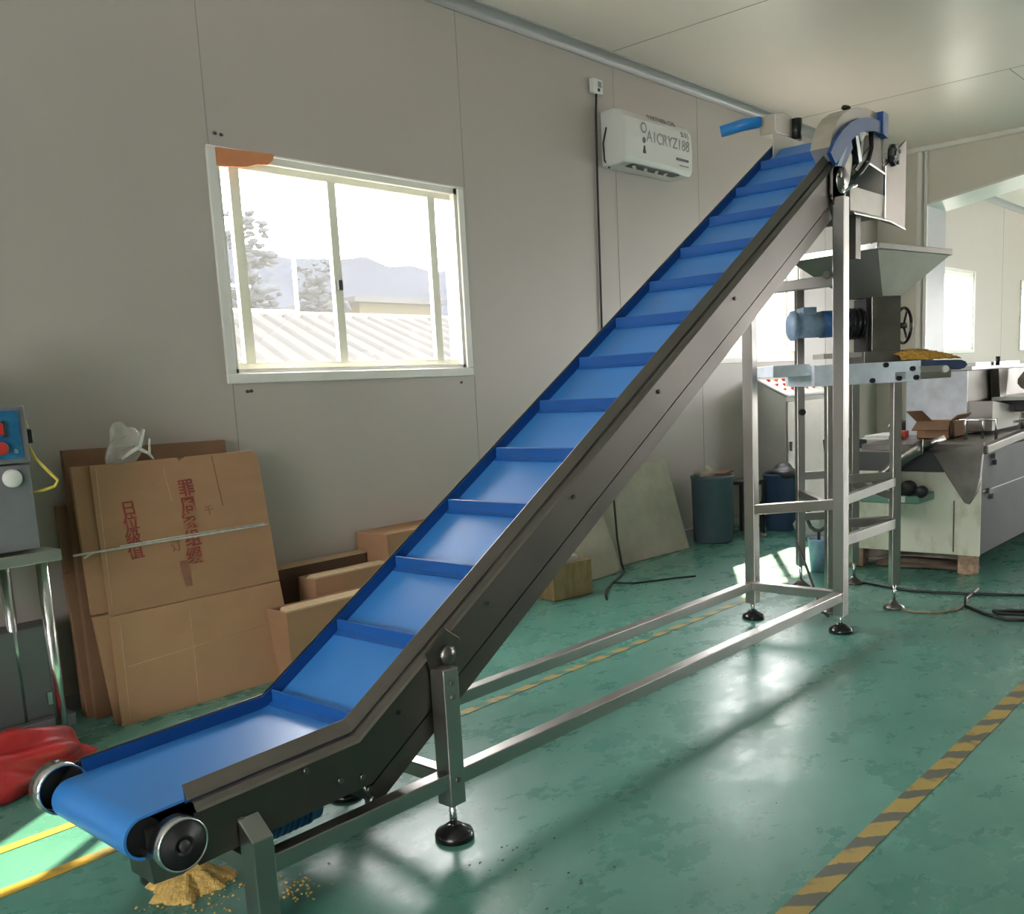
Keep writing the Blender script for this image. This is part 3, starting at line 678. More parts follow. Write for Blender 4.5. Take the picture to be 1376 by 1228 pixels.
tag(MB().tube([on_face(-.14, .437, False, .004), on_face(-.04, .437, False, .005), on_face(.2, .438, False, .006), on_face(.5, .437, False, .006), on_face(.8, .437, False, .006), on_face(.985, .437, False, .006)], .0045, 8)
    .tube([on_face(-.04, .437, False, .005), on_face(-.09, .41, False, .006)], .004, 8).tube([on_face(.1, .45, False, .004), on_face(.5, .452, False, .004), on_face(.96, .449, False, .004)], .003, 8).build('twine', M['twine']), 'white twine tied round the stack of flattened cartons', 'twine')
f2 = thing('flattened_carton', (2.0, 3.76, 0), 'second flattened carton, sticking out left behind the printed one', 'carton', GR)
MB().prism([V((1.628, 3.757, .448)), V((2.40, 3.757, .44)), V((2.44, 3.885, 1.02)), V((1.668, 3.885, 1.028))], (0, .02, 0)).build('upper_panel', M['card'], f2, bevel=.002)
MB().prism([V((1.648, 3.70, 0)), V((2.35, 3.70, 0)), V((2.40, 3.755, .438)), V((1.630, 3.755, .438))], (0, .02, 0)).build('lower_panel', M['card_light'], f2, bevel=.002)
sheet('flattened_carton', ((1.63, 3.835, 0), (2.38, 3.835, 0), (2.425, 3.975, 1.083), (1.684, 3.975, 1.093)), M['card_dark'], 'tallest brown flattened carton at the back, top edge showing above the others', 'carton', .03, GR)
sheet('flattened_carton', ((1.615, 3.882, 0), (2.30, 3.882, 0), (2.33, 3.948, .60), (1.618, 3.948, .60)), M['card_dark'], 'dark brown flattened carton low at the left edge of the stack, beside the table leg', 'carton', .02, GR)
sheet('flattened_carton', ((1.62, 3.925, .0), (2.20, 3.925, .0), (2.24, 4.015, .86), (1.645, 4.015, .87)), M['card_dark'], 'dark flattened carton nearest the wall at the left of the stack', 'carton', .02, GR)
pb = thing('plastic_bag', (1.92, 3.86, 1.03), 'clear crumpled plastic bag with white knot on top of the flattened cartons', 'bag')
MB().blob((1.90, 3.875, 1.105), (.075, .025, .075), 5, 12, .45).build('bag_film', M['clear_bag'], pb)
MB().tube([V((1.86, 3.84, 1.045)), V((1.90, 3.835, 1.07)), V((1.94, 3.835, 1.09)), V((1.965, 3.835, 1.16))], [.006, .009, .010, .007], 8).tube([V((1.93, 3.835, 1.085)), V((1.975, 3.835, 1.06)), V((1.995, 3.835, 1.035))], [.008, .007, .004], 8).tube([V((1.98, 3.835, 1.06)), V((1.985, 3.835, 1.12))], [.006, .005], 8).build('knot', M['twine'], pb)

# open cartons right of the stack
def carton(loc, sx, sy, h, label, open_=True, flap=True, mw='card', th=.012, rz=0):
    t = thing('carton', loc, label, 'carton', 'open cartons behind the conveyor')
    x0, x1, y0, y1 = loc[0], loc[0] + sx, loc[1], loc[1] + sy; z = loc[2]
    b = MB(); b.box(x0, x1, y0, y0 + th, z, z + h); b.box(x0, x1, y1 - th, y1, z, z + h); b.box(x0, x0 + th, y0 + th, y1 - th, z, z + h); b.box(x1 - th, x1, y0 + th, y1 - th, z, z + h); b.box(x0, x1, y0, y1, z, z + .01)
    b.build('body', M[mw], t)
    return t, (x0, x1, y0, y1, z + h)
t, q = carton((2.392, 3.56, 0), .55, .16, .318, 'low open carton with pale folded rim just right of the carton stack', mw='card')
MB().prism([V((q[0] - .004, q[2] - .004, q[4])), V((q[1], q[2] - .004, q[4])), V((q[1], q[2] + .085, q[4] + .004)), V((q[0] + .03, q[2] + .085, q[4] + .004)), V((q[0], q[2] + .05, q[4] + .002))], (0, 0, .008)).build('flap', M['card_edge'], t)
t, q = carton((2.71, 3.77, 0), .46, .14, .392, 'middle open carton with rounded pale rim between two other cartons', mw='card')
MB().prism([V((q[0] + .01, q[2] - .004, q[4])), V((q[1], q[2] - .004, q[4])), V((q[1], q[2] + .07, q[4] + .004)), V((q[0] + .02, q[2] + .07, q[4] + .004)), V((q[0] - .02, q[2] + .04, q[4] + .002))], (0, 0, .008)).build('flap', M['card_edge'], t)
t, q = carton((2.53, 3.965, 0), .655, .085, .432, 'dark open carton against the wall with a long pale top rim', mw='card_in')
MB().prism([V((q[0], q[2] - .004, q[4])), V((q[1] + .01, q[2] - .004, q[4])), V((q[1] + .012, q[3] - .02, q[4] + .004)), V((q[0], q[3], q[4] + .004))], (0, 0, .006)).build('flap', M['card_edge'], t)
t, q = carton((3.20, 3.80, 0), .62, .25, .53, 'tallest closed carton of the row, behind the conveyor belt', mw='card')
MB().box(q[0], q[1], q[2], q[3], q[4], q[4] + .006).build('flap', M['card_light'], t)

# ------------------------------------------------------------------ left: table with packing machine
tb = thing('work_table', (1.05, 3.75, 0), 'steel work table at the left edge carrying the blue panelled machine', 'table')
MB().box(.45, 1.435, 3.50, 3.98, .725, .765).build('table_top', M['table_top'], tb, bevel=.003)
for x, y in ((.52, 3.56), (1.385, 3.56), (.52, 3.92), (1.385, 3.92)):
    MB().cyl((x, y, 0), (x, y, .725), .021, 18).build('leg', M['steel_bright'], tb)
MB().beam((.52, 3.92, .2), (1.385, 3.92, .2), .03, .03).build('stretcher', M['steel_dull'], tb)
mc = thing('packing_machine', (1.1, 3.70, .765), 'grey bench machine with blue control panel and red knobs on the steel table', 'machine')
tilt = -.045
def sk(x, z): return x + (z - .765) * tilt * 0.0
MB().box(1.23, 1.378, 3.53, 3.86, .775, 1.075).build('column', M['machine_grey'], mc, bevel=.004)
MB().box(.72, 1.382, 3.525, 3.86, 1.08, 1.278).build('head', M['machine_grey'], mc, bevel=.004)
MB().box(.75, 1.356, 3.519, 3.524, 1.098, 1.262).build('control_panel', M['panel_blue'], mc)
MB().lathe([(.022, 0), (.022, .014), (.017, .024), (.001, .025)], (1.285, 3.519, 1.135), (0, -1, 0), 20).build('knob', M['red'], mc)
MB().box(1.235, 1.30, 3.508, 3.519, 1.18, 1.222).build('switch', M['red'], mc, bevel=.004)
MB().box(1.30, 1.308, 3.508, 3.519, 1.172, 1.228).build('switch_frame', M['dark'], mc)
text_mesh('panel_marks', '00 --', .028, M['white'], mc, (1.26, 3.518, 1.243), (1, 0, 0), (0, 0, 1))
text_mesh('panel_marks', '0:', .02, M['white'], mc, (1.335, 3.518, 1.122), (1, 0, 0), (0, 0, 1))
MB().lathe([(.032, 0), (.032, .010), (.026, .020), (.001, .021)], (1.312, 3.530, 1.03), (0, -1, 0), 24).build('dial', M['white'], mc)
MB().box(.75, 1.225, 3.56, 3.84, .80, .90).build('jaw', M['yellow'], mc)
MB().box(.75, 1.22, 3.60, 3.84, .93, 1.06).build('jaw', M['dark'], mc)
MB().box(1.382, 1.412, 3.56, 3.60, 1.145, 1.195).build('cable_plug', M['black'], mc, bevel=.004)
MB().tube([V((1.385, 3.575, 1.245)), V((1.398, 3.575, 1.20))], .010, 8).build('plug_boot', M['yellow_cable'], mc)
tag(MB().tube([V((1.397, 3.575, 1.140)), V((1.415, 3.57, 1.09)), V((1.45, 3.56, 1.04)), V((1.478, 3.56, 1.005)), V((1.465, 3.56, .985)), V((1.42, 3.56, .975)), V((1.392, 3.57, .975))], .0055, 8).build('power_cable', M['yellow_cable']), 'yellow cable looping out from the side of the blue panelled machine', 'cable')
cb = MB().box(.90, 1.305, 3.56, 3.84, 1.280, 1.415).build('carton', M['card'], bevel=.003); tag(cb, 'small brown carton on top of the blue panelled machine', 'carton')
tag(MB().blob((1.23, 3.66, 1.478), (.095, .10, .058), 11, 16, .35, freq=(3, 9), lim=1.4165).build('white_bag', M['bag']), 'crumpled white plastic bag on the small carton at the left edge', 'bag')
tag(MB().blob((1.05, 3.42, .055), (.28, .17, .145), 21, 30, .30, freq=(3, 13), lim=.002).blob((1.22, 3.47, .06), (.09, .10, .08), 23, 22, .3, freq=(4, 12), lim=.002).build('red_bag', M['red_bag']), 'bright red woven bag lying on the floor under the table', 'bag')
um = thing('floor_machine', (1.25, 3.95, 0), 'grey machine on the floor below the steel table', 'machine')
MB().box(.95, 1.54, 3.90, 4.035, .05, .42).build('body', M['machine_face'], um, bevel=.006)
MB().box(.95, 1.56, 3.86, 4.04, .0, .05).build('plinth', M['machine_grey'], um, bevel=.004)
MB().box(1.47, 1.50, 3.885, 3.90, .10, .15).build('handle', M['steel_bright'], um)
for i, pts in enumerate((((1.0, 3.66, .01), (1.12, 3.72, .05), (1.2, 3.66, .02), (1.32, 3.70, .012)), ((1.15, 3.62, .012), (1.25, 3.74, .03), (1.34, 3.78, .012), (1.42, 3.72, .012)))):
    tag(MB().tube([V(p) for p in pts], .008, 8).build('loose_cable', M['twine']), ('pale loose cable on the floor behind the red bag' if i else 'pale loose cable draped just above the red bag'), 'cable')

# ------------------------------------------------------------------ boards, stained carton, bins and cabinet
bd1 = MB().prism([V((5.02, 3.85, 0.004)), V((6.115, 3.795, 0.004)), V((6.11, 3.985, .668)), V((5.60, 4.0, .652)), V((5.03, 4.0, .64))], (0, .012, 0)).build('leaning_board', M['board'], bevel=.002)
tag(bd1, 'large pale stained board leaning on the wall left of the grey bin', 'board', 'boards leaning on the wall')
bd2 = MB().prism([V((4.55, 3.715, 0.004)), V((5.14, 3.715, 0.004)), V((5.12, 3.91, .55)), V((4.55, 3.92, .55))], (0, .010, 0)).build('leaning_board', M['board'], bevel=.002)
tag(bd2, 'smaller pale board leaning behind the stained carton and black cord', 'board', 'boards leaning on the wall')
sc_ = thing('stained_carton', (4.38, 3.56, 0), 'short stained carton with a plastic liner on the floor under the conveyor', 'carton')
rzc = -.2
b = MB(); at = (4.38, 3.60, 0)
b.box(-.15, .15, -.085, -.075, 0.0, .215, rzc, at); b.box(-.15, .15, .075, .085, 0.0, .215, rzc, at); b.box(-.15, -.14, -.075, .075, 0.0, .215, rzc, at); b.box(.14, .15, -.075, .075, 0.0, .215, rzc, at); b.box(-.15, .15, -.085, .085, 0.0, .01, rzc, at)
b.build('body', M['tin_box'], sc_, bevel=.003)
MB().blob((4.38, 3.60, .235), (.13, .07, .05), 31, 12, .3).build('liner', M['clear_bag'], sc_)
MB().box(-.145, .145, -.075, .075, .17, .18, rzc, at).build('contents', M['dark'], sc_)
bn = thing('dustbin', (6.45, 3.86, 0), 'grey blue drum bin heaped with rubbish against the wall', 'bin', 'bins along the wall')
MB().lathe([(.001, .004), (.145, .0), (.150, .02), (.160, .49), (.166, .495), (.166, .515), (.154, .515), (.152, .45), (.10, .44), (.001, .44)], (6.47, 3.80, 0), n=36).build('body', M['bin'], bn)
MB().blob((6.40, 3.82, .535), (.055, .06, .05), 41, 10, .5).build('rubbish', M['cloth'], bn)
MB().blob((6.47, 3.80, .47), (.13, .13, .04), 43, 10, .3).build('rubbish', M['rag'], bn)
MB().beam((6.46, 3.74, .525), (6.60, 3.74, .535), .10, .012).build('rubbish', M['card_dark'], bn)
bn2 = thing('dustbin', (7.2, 3.70, 0), 'navy blue bin with dark bags, standing in front of the control cabinet', 'bin', 'bins along the wall')
MB().lathe([(.001, .004), (.125, .0), (.13, .02), (.145, .44), (.152, .445), (.152, .46), (.138, .46), (.13, .40), (.001, .40)], (7.22, 3.60, 0), n=32).build('body', M['bin_blue'], bn2)
MB().blob((7.22, 3.60, .47), (.12, .12, .06), 45, 12, .45).build('rubbish', M['dark'], bn2)
bt = thing('black_stool', (6.92, 3.72, 0), 'small dark stool with a pale cloth between the two bins', 'stool')
MB().box(6.80, 7.02, 3.64, 3.86, .40, .43).build('seat', M['dark'], bt, bevel=.008)
for x, y in ((6.82, 3.66), (7.0, 3.66), (6.82, 3.84), (7.0, 3.84)):
    MB().box(x - .015, x + .015, y - .015, y + .015, 0, .40).build('leg', M['dark'], bt)
MB().box(6.82, 7.0, 3.645, 3.66, .15, .175).build('stretcher', M['steel'], bt)
MB().prism([V((6.82, 3.655, .39)), V((6.99, 3.655, .39)), V((6.98, 3.655, .26)), V((6.93, 3.655, .24)), V((6.86, 3.655, .30))], (0, .01, 0)).build('cloth', M['cloth'], bt)
for i, p in enumerate(((6.68, 3.58, .012), (6.83, 3.56, .010), (7.5, 3.62, .035))):
    tag(MB().blob(p, (.03, .025, .012) if i < 2 else (.07, .05, .04), 50 + i, 8, .4, lim=.001).build('scrap', M['cloth'] if i < 2 else M['orange']), ('pale scrap on the floor just right of the grey bin', 'pale scrap on the floor below the dark stool', 'orange brown scrap on the floor beside the navy bin')[i], 'scrap', 'scraps by the bins')
cbn = thing('control_cabinet', (8.0, 3.9, 0), 'tall beige control cabinet with sloping switch panel by the wall', 'cabinet')
cx0, cx1, cy0, cy1 = 7.615, 8.42, 3.75, 4.04
MB().hexa([V((cx0, cy0, .03)), V((cx1, cy0, .03)), V((cx1, cy1, .03)), V((cx0, cy1, .03))], [V((cx0, cy0, 1.06)), V((cx1, cy0, 1.06)), V((cx1, cy1, 1.215)), V((cx0, cy1, 1.215))]).build('body', M['cab_side'], cbn, bevel=.004)
MB().box(cx0 + .012, cx1 - .012, cy0 - .012, cy0 - .001, .05, 1.02).build('door', M['cab'], cbn, bevel=.004)
MB().box(cx0 + .05, cx0 + .07, cy0 - .03, cy0 - .012, .60, .68).build('handle', M['steel_dark'], cbn)
tp = MB().hexa([V((cx0 - .015, cy0 - .02, 1.062)), V((cx1 + .015, cy0 - .02, 1.062)), V((cx1 + .015, cy1, 1.220)), V((cx0 - .015, cy1, 1.220))], [V((cx0 - .015, cy0 - .02, 1.08)), V((cx1 + .015, cy0 - .02, 1.08)), V((cx1 + .015, cy1, 1.238)), V((cx0 - .015, cy1, 1.238))]).build('switch_panel', M['white'], cbn, bevel=.003)
rnd = random.Random(4)
for i in range(5):
    for j in range(3):
        x = cx0 + .10 + i * .14; y = cy0 + .06 + j * .075; z = 1.082 + (y - cy0 + .02) * .158 / .31
        MB().lathe([(.016, -.004), (.016, .014), (.001, .015)], (x, y, z), (0, -.45, 1), 12).build('switch', M['red'] if (i + j) % 3 else M['orange'], tp)

# ------------------------------------------------------------------ feeder stand with hopper
E1 = V((.7071, -.7071, 0)); E2 = V((.7071, .7071, 0)); L1 = V((4.985, 1.85, 0))
def T(a, b, z): return L1 + E1 * a + E2 * b + V((0, 0, z))
fd = thing('hopper_feeder', T(-.1, .3, 0), 'stainless feeder stand with square hopper, motor and small conveyor under the chute', 'feeder')
def rbox(a0, a1, b0, b1, z0, z1):
    return MB().hexa([T(a0, b0, z0), T(a1, b0, z0), T(a1, b1, z0), T(a0, b1, z0)], [T(a0, b0, z1), T(a1, b0, z1), T(a1, b1, z1), T(a0, b1, z1)])
s = .0225
for a, b, zt in ((0, 0, 1.18), (-.345, 0, 1.18), (.05, .645, 1.18), (-.272, .645, 1.75)):
    lg = rbox(a - s, a + s, b - s, b + s, .13, zt).build('leg', M['steel'], fd, bevel=.003)
    p = T(a, b, 0)
    f = MB().lathe([(.001, 0), (.054, 0), (.052, .010), (.030, .026), (.014, .042), (.001, .043)], (p.x, p.y, 0), n=24).build('levelling_foot', M['steel_dark'], lg)
    MB().cyl((p.x, p.y, .03), (p.x, p.y, .14), .009, 12).build('threaded_stem', M['steel_bright'], f)
for (a0, b0), (a1, b1), z in (((-.345, 0), (0, 0), .70), ((0, 0), (.05, .645), .60), ((-.345, 0), (-.272, .645), .56), ((-.272, .645), (.05, .645), .66), ((-.272, .645), (.05, .645), .42), ((-.345, 0), (0, 0), .47)):
    MB().beam(T(a0, b0, z), T(a1, b1, z), .035, .045).build('stretcher', M['steel'], fd, bevel=.002)
MB().beam((4.418, 1.90, .44), T(0, 0, .455), .03, .05).build('link_bar', M['steel'], fd, bevel=.002)
MB().beam((4.418, 1.90, .635), T(0, 0, .675), .03, .045).build('link_bar', M['steel'], fd, bevel=.002)
# small belt conveyor on top
rbox(-.42, .14, .02, .46, 1.18, 1.285).build('bed', M['film_white'], fd, bevel=.004)
rbox(-.62, -.42, .06, .42, 1.235, 1.295).build('tail_section', M['film_white'], fd, bevel=.006)
rbox(.0, .30, .02, .46, 1.19, 1.235).build('belt_frame', M['steel'], fd, bevel=.004)
Pb = [T(.14, .05, 1.238), T(.355, .05, 1.228), T(.385, .05, 1.235), T(.40, .05, 1.25), T(.39, .05, 1.268), T(.365, .05, 1.278), T(.14, .05, 1.286)]
MB().prism(Pb, E2 * .38).build('feed_belt', M['bin_blue'], fd)
for a, z in ((-.30, 1.20), (-.12, 1.195), (.02, 1.20), (.09, 1.245), (.11, 1.20), (-.05, 1.27)):
    MB().cyl(T(a, .018, z), T(a, .0, z), .013, 10).build('bolt', M['black'], fd)
rbox(.13, .25, .005, .02, 1.225, 1.255).build('guide_plate', M['steel_bright'], fd)
MB().cyl(T(.26, .02, 1.235), T(.26, .0, 1.235), .018, 14).build('roller_end', M['white'], fd)
# chute and hopper
rbox(-.095, .17, .17, .40, 1.285, 1.345).build('gate_box', M['steel_dark'], fd, bevel=.003)
rbox(-.05, .105, .18, .38, 1.345, 1.625).build('spout', M['steel_dark'], fd, bevel=.003)
N_, L_, R_ = V((4.85, 1.895, 1.84)), V((4.945, 2.403, 1.84)), V((5.56, 1.777, 1.84)); F_ = L_ + R_ - N_
c0 = T(.005, .28, 1.625); ea = (R_ - N_).normalized() * .085; eb = (L_ - N_).normalized() * .10
lo = [c0 - ea - eb, c0 + ea - eb, c0 + ea + eb, c0 - ea + eb]
hi = [N_, R_, F_, L_]
hp = MB()
c_ = sum(hi, V()) / 4
inn_ = [p + (c_ - p) * .025 for p in hi]
hp.add(lo + hi + inn_ + [p + (T(0, .28, 1.64) - p) * .05 + V((0, 0, .012)) for p in lo],
       [(0, 1, 5, 4), (1, 2, 6, 5), (2, 3, 7, 6), (3, 0, 4, 7)] + [(4 + i, 4 + (i + 1) % 4, 8 + (i + 1) % 4, 8 + i) for i in range(4)] + [(8 + i, 8 + (i + 1) % 4, 12 + (i + 1) % 4, 12 + i) for i in range(4)])
hop = hp.build('hopper', M['hopper'], fd)
for i in range(4):
    a, b = hi[i], hi[(i + 1) % 4]
    MB().beam(a + V((0, 0, .012)), b + V((0, 0, .012)), .02, .032).build('rim', M['steel_bright'] if i in (3, 2) else M['steel_dark'], hop, bevel=.003)
# motor, gears, drum, handwheel
mo = MB().cyl(T(-.43, .27, 1.50), T(-.29, .27, 1.50), .066, 24).build('motor', M['motor_grey'], fd)
MB().lathe([(.066, 0), (.078, .01), (.078, .03), (.05, .045), (.001, .046)], T(-.42, .27, 1.50), -E1, 24).build('fan_cover', M['motor_grey'], mo)
rbox(-.40, -.33, .22, .32, 1.55, 1.59).build('terminal_box', M['motor_grey'], mo)
MB().cyl(T(-.29, .27, 1.50), T(-.20, .27, 1.50), .072, 10).build('gearbox', M['motor'], mo)
dr = MB().cyl(T(-.20, .27, 1.495), T(-.07, .27, 1.495), .078, 20).build('drum', M['black'], fd)
for q in range(5): MB().cyl(T(-.19 + q * .026, .27, 1.495), T(-.18 + q * .026, .27, 1.495), .083, 20).build('rib', M['black_gloss'], dr)
rbox(-.072, -.062, .2, .36, 1.345, 1.62).build('guard_plate', M['dark'], fd)
rbox(-.30, -.06, .20, .36, 1.32, 1.345).build('motor_shelf', M['cab'], fd)
wc = T(.165, .28, 1.475)
hw = MB().tube([wc + (E2 * math.cos(i * PI / 16) + V((0, 0, 1)) * math.sin(i * PI / 16)) * .092 for i in range(32)], .0085, 10, closed=True).build('handwheel', M['black_gloss'], fd)
for q in range(3):
    MB().tube([wc, wc + (E2 * math.cos(q * 2.094) + V((0, 0, 1)) * math.sin(q * 2.094)) * .09], .006, 8).build('spoke', M['black'], hw)
MB().cyl(wc - E1 * .06, wc + E1 * .015, .016, 14).build('hub', M['black'], hw)
MB().cyl(T(-.272, .617, 1.03), T(-.272, .595, 1.03), .018, 12).build('clamp_knob', M['black'], fd)
MBp = MB()
rnd = random.Random(3)
P = []
for i in range(17):
    row = []
    for j in range(13):
        u = i / 16; w = j / 12
        a = .06 + .32 * u; b = .07 + .34 * w
        h = .055 * max(0, math.sin(PI * min(1, .18 + .82 * w))) ** .7 * math.sin(PI * (.22 + .70 * u)) * (1 if 0 < j < 12 else 0) * (1 if i > 0 else .9)
        row.append(T(a, b, 1.288 - .008 * u + h + rnd.uniform(0, .007)))
    P.append(row)
MBp.grid(P, False)
for i in range(260):
    u = rnd.random() ** .8; w = rnd.random(); a = .07 + .30 * u; b = .08 + .32 * w
    h = .055 * max(0, math.sin(PI * min(1, .18 + .82 * w))) ** .7 * math.sin(PI * (.22 + .70 * u))
    p = T(a, b, 1.294 - .008 * u + h); r = rnd.uniform(.004, .008)
    MBp.blob(p, (r, r * .8, r * .7), i, 3, .2)
tag(MBp.build('snack_pile', M['food']), 'heap of golden yellow snack pieces on the feeder belt', 'snack', kind='stuff')

# blue bucket, cable loop and chair behind the posts
bk = MB().lathe([(.001, .004), (.05, .0), (.066, .20), (.070, .205), (.070, .215), (.062, .212), (.05, .02), (.001, .02)], (5.72, 2.60, 0), n=24).build('plastic_bucket', M['motor_grey'])
tag(bk, 'small blue grey bucket on the floor between the feeder legs', 'bucket')
tag(MB().tube([V((5.72 + .02 * math.sin(i / 14 * 2 * PI), 2.60 + .075 * math.cos(i / 14 * 2 * PI), .36 + .095 * math.sin(i / 14 * 2 * PI))) for i in range(14)], .012, 8, closed=True).tube([V((5.72, 2.60, .20)), V((5.72, 2.60, .27))], .010, 8).build('coiled_hose', M['dark']), 'black coiled hose standing in the blue grey bucket', 'hose')
chh = thing('folding_chair', (6.6, 2.76, 0), 'dark chair seen between the feeder legs in front of the white table', 'chair')
MB().box(6.48, 6.80, 2.59, 2.90, .44, .47).build('seat', M['dark'], chh, bevel=.01)
MB().prism([V((6.46, 2.59, .70)), V((6.46, 2.90, .70)), V((6.44, 2.90, .785)), V((6.45, 2.74, .80)), V((6.44, 2.59, .785))], (.022, 0, 0)).build('backrest', M['dark'], chh, bevel=.008)
for x, y, z in ((6.47, 2.61, .70), (6.47, 2.88, .70), (6.78, 2.61, .44), (6.78, 2.88, .44)):
    MB().cyl((x, y, 0), (x, y, z), .012, 10).build('leg', M['steel_dark'], chh)
MB().cyl((6.47, 2.74, .45), (6.46, 2.74, .70), .016, 10).build('back_post', M['yellow'], chh)
tag(MB().blob((7.0, 3.20, .10), (.17, .13, .12), 61, 12, .35, lim=.002).build('white_sack', M['bag']), 'pale sack slumped on the floor left of the white table', 'sack')

# ------------------------------------------------------------------ oven line at the right
ov = thing('oven_line', (7.9, 2.1, 0), 'long stainless baking line with stained pale front panel at the right edge', 'oven')
MB().box(6.0, 9.6, 1.725, 2.56, .125, .74).build('body', M['oven_side'], ov, bevel=.004)
fr = MB().box(5.985, 6.0, 1.72, 2.565, .12, .62).build('front_panel', M['oven_front'], ov, bevel=.003)
MB().box(5.98, 5.986, 1.865, 1.872, .14, .45).build('seam', M['steel_dark'], fr)
for z in (.505,):
    MB().box(6.02, 9.6, 1.717, 1.7245, z - .003, z + .003).build('panel_joint', M['steel_dark'], ov)
for x, z in ((6.22, .70), (6.25, .66), (6.12, .50), (6.20, .46)):
    MB().box(x - .018, x + .018, 1.705, 1.7245, z - .015, z + .015).build('hinge', M['dark'], ov)
for x, y in ((6.05, 1.80), (6.05, 2.48), (7.8, 1.80), (9.5, 1.80)):
    MB().box(x - .045, x + .045, y - .05, y + .05, 0, .125).build('foot', M['rust'], ov, bevel=.006)
# top rim and rail
MB().beam((5.98, 1.71, .755), (7.0, 1.71, .80), .05, .05).build('top_rim', M['steel_dull'], ov, bevel=.006)
MB().beam((7.0, 1.71, .80), (9.6, 1.71, .83), .05, .05).build('top_rim', M['steel_dull'], ov, bevel=.006)
MB().box(6.15, 9.6, 1.78, 2.5, .74, .775).build('mesh_bed', M['steel_dark'], ov)
# triangular hopper plate at the discharge end
MB().prism([V((5.945, 1.985, .735)), V((5.945, 1.700, .80)), V((5.945, 1.715, .60)), V((5.945, 1.735, .50)), V((5.945, 1.775, .435)), V((5.945, 1.80, .445))], (.035, 0, 0)).build('end_plate', M['steel_dark'], ov, bevel=.004)
# curved discharge slide
A = []; B = []; A2 = []; B2 = []
for i in range(12):
    t = i / 11; y = 1.97 + .36 * t; z = .80 - .03 * t - .27 * (t ** 1.3) + .05 * max(0, t - .7)
    A.append(V((5.74, y, z))); B.append(V((6.12, y, z + .02)))
sl = MB().grid([A, B]).build('discharge_slide', M['steel_dark'], ov, solid=.03)
sd_ = MB().grid([[p + V((-.012, 0, -.05)) for p in A], [p + V((-.012, 0, .035)) for p in A]]).build('slide_edge', M['steel_dark'], sl, solid=.02)
MB().tube([V((5.76, 2.22, .50)), V((5.75, 2.12, .49)), V((5.76, 2.03, .50))], .030, 10).build('slide_shaft', M['dark'], ov)
MB().lathe([(.001, 0), (.045, 0), (.045, .03), (.001, .03)], (5.74, 2.045, .55), (-1, 0, 0), 14).build('sprocket', M['black'], ov)
MB().lathe([(.001, 0), (.035, 0), (.035, .03), (.001, .03)], (5.74, 1.97, .53), (-1, 0, 0), 14).build('sprocket', M['black'], ov)
tr = MB().box(5.72, 5.98, 1.98, 2.34, .455, .505).build('catch_tray', M['green_tray'], ov, bevel=.008)
MB().box(5.712, 5.722, 2.06, 2.16, .465, .50).build('tray_label', M['white'], tr)
# frames and the raised hood behind
for x, y0 in ((6.55, 1.80), (6.62, 1.90)):
    MB().tube([V((x, y0 + .18, .775)), V((x, y0 + .18, .90)), V((x, y0, .90)), V((x, y0, .775))], .010, 8).build('hoop', M['steel_bright'], ov)
hd_ = MB().box(7.02, 9.6, 2.12, 2.52, .775, 1.215).build('hood', M['steel_dull'], ov, bevel=.004)
MB().box(7.0, 7.02, 2.115, 2.525, .775, 1.21).build('hood_end', M['film_white'], hd_)
MB().box(6.98, 9.6, 2.08, 2.56, 1.215, 1.235).build('hood_lid', M['white'], hd_)
MB().box(7.3, 8.4, 2.15, 2.45, 1.236, 1.262).build('lid_plate', M['steel_bright'], hd_)
MB().cyl((7.75, 2.13, 1.235), (7.75, 2.13, 1.30), .016, 10).build('lid_knob', M['black'], hd_)
MB().prism([V((7.02, 2.115, 1.0)), V((7.02, 2.115, .80)), V((7.65, 2.115, .80)), V((7.72, 2.115, .93))], (0, -.16, 0)).build('hood_skirt', M['steel'], hd_)
MB().prism([V((7.5, 2.114, 1.21)), V((7.75, 2.114, 1.21)), V((7.70, 2.114, 1.0)), V((7.56, 2.114, .98))], (0, -.06, 0)).build('hood_duct', M['steel_dull'], hd_)
MB().box(7.55, 9.4, 1.80, 2.05, .90, .985).build('burner_box', M['black'], ov, bevel=.01)
MB().box(7.45, 9.4, 1.78, 2.08, .985, 1.01).build('burner_shelf', M['white'], ov)
for x in (7.0, 7.35, 7.9, 8.4):
    MB().cyl((x, 1.76, .80), (x, 1.76, .92), .012, 8).build('rail_post', M['steel_dark'], ov)
MB().tube([V((6.8, 1.76, .87)), V((9.4, 1.76, .92))], .010, 8).build('guide_rail', M['steel_bright'], ov)
tag(MB().blob((8.05, 1.93, 1.125), (.13, .10, .10), 71, 12, .3).build('cream_sack', M['cloth']), 'cream cloth bundle lying on the burner shelf of the oven line', 'bundle')
# white table with clutter between feeder and oven
wt = thing('white_table', (7.5, 2.74, 0), 'white table with clutter behind the feeder and oven line', 'table')
MB().box(7.05, 8.3, 2.575, 2.90, .70, .745).build('table_top', M['white'], wt, bevel=.006)
MB().box(7.09, 8.26, 2.60, 2.875, .60, .70).build('apron', M['cab_side'], wt)
for x, y in ((7.10, 2.62), (7.10, 2.855), (8.25, 2.62), (8.25, 2.855)):
    MB().box(x - .03, x + .03, y - .03, y + .03, 0, .60).build('leg', M['white'], wt)
MB().box(7.09, 8.26, 2.60, 2.875, .34, .36).build('shelf', M['cab'], wt)
pc = thing('open_carton', (6.72, 2.19, .777), 'open tan carton with raised flaps on top of the baking line', 'carton')
x0, x1, y0, y1, z = 6.58, 6.86, 2.09, 2.30, .778
b = MB(); b.box(x0, x1, y0, y0 + .006, z, z + .11); b.box(x0, x1, y1 - .006, y1, z, z + .11); b.box(x0, x0 + .006, y0, y1, z, z + .11); b.box(x1 - .006, x1, y0, y1, z, z + .11); b.box(x0, x1, y0, y1, z, z + .006); b.build('body', M['card_light'], pc)
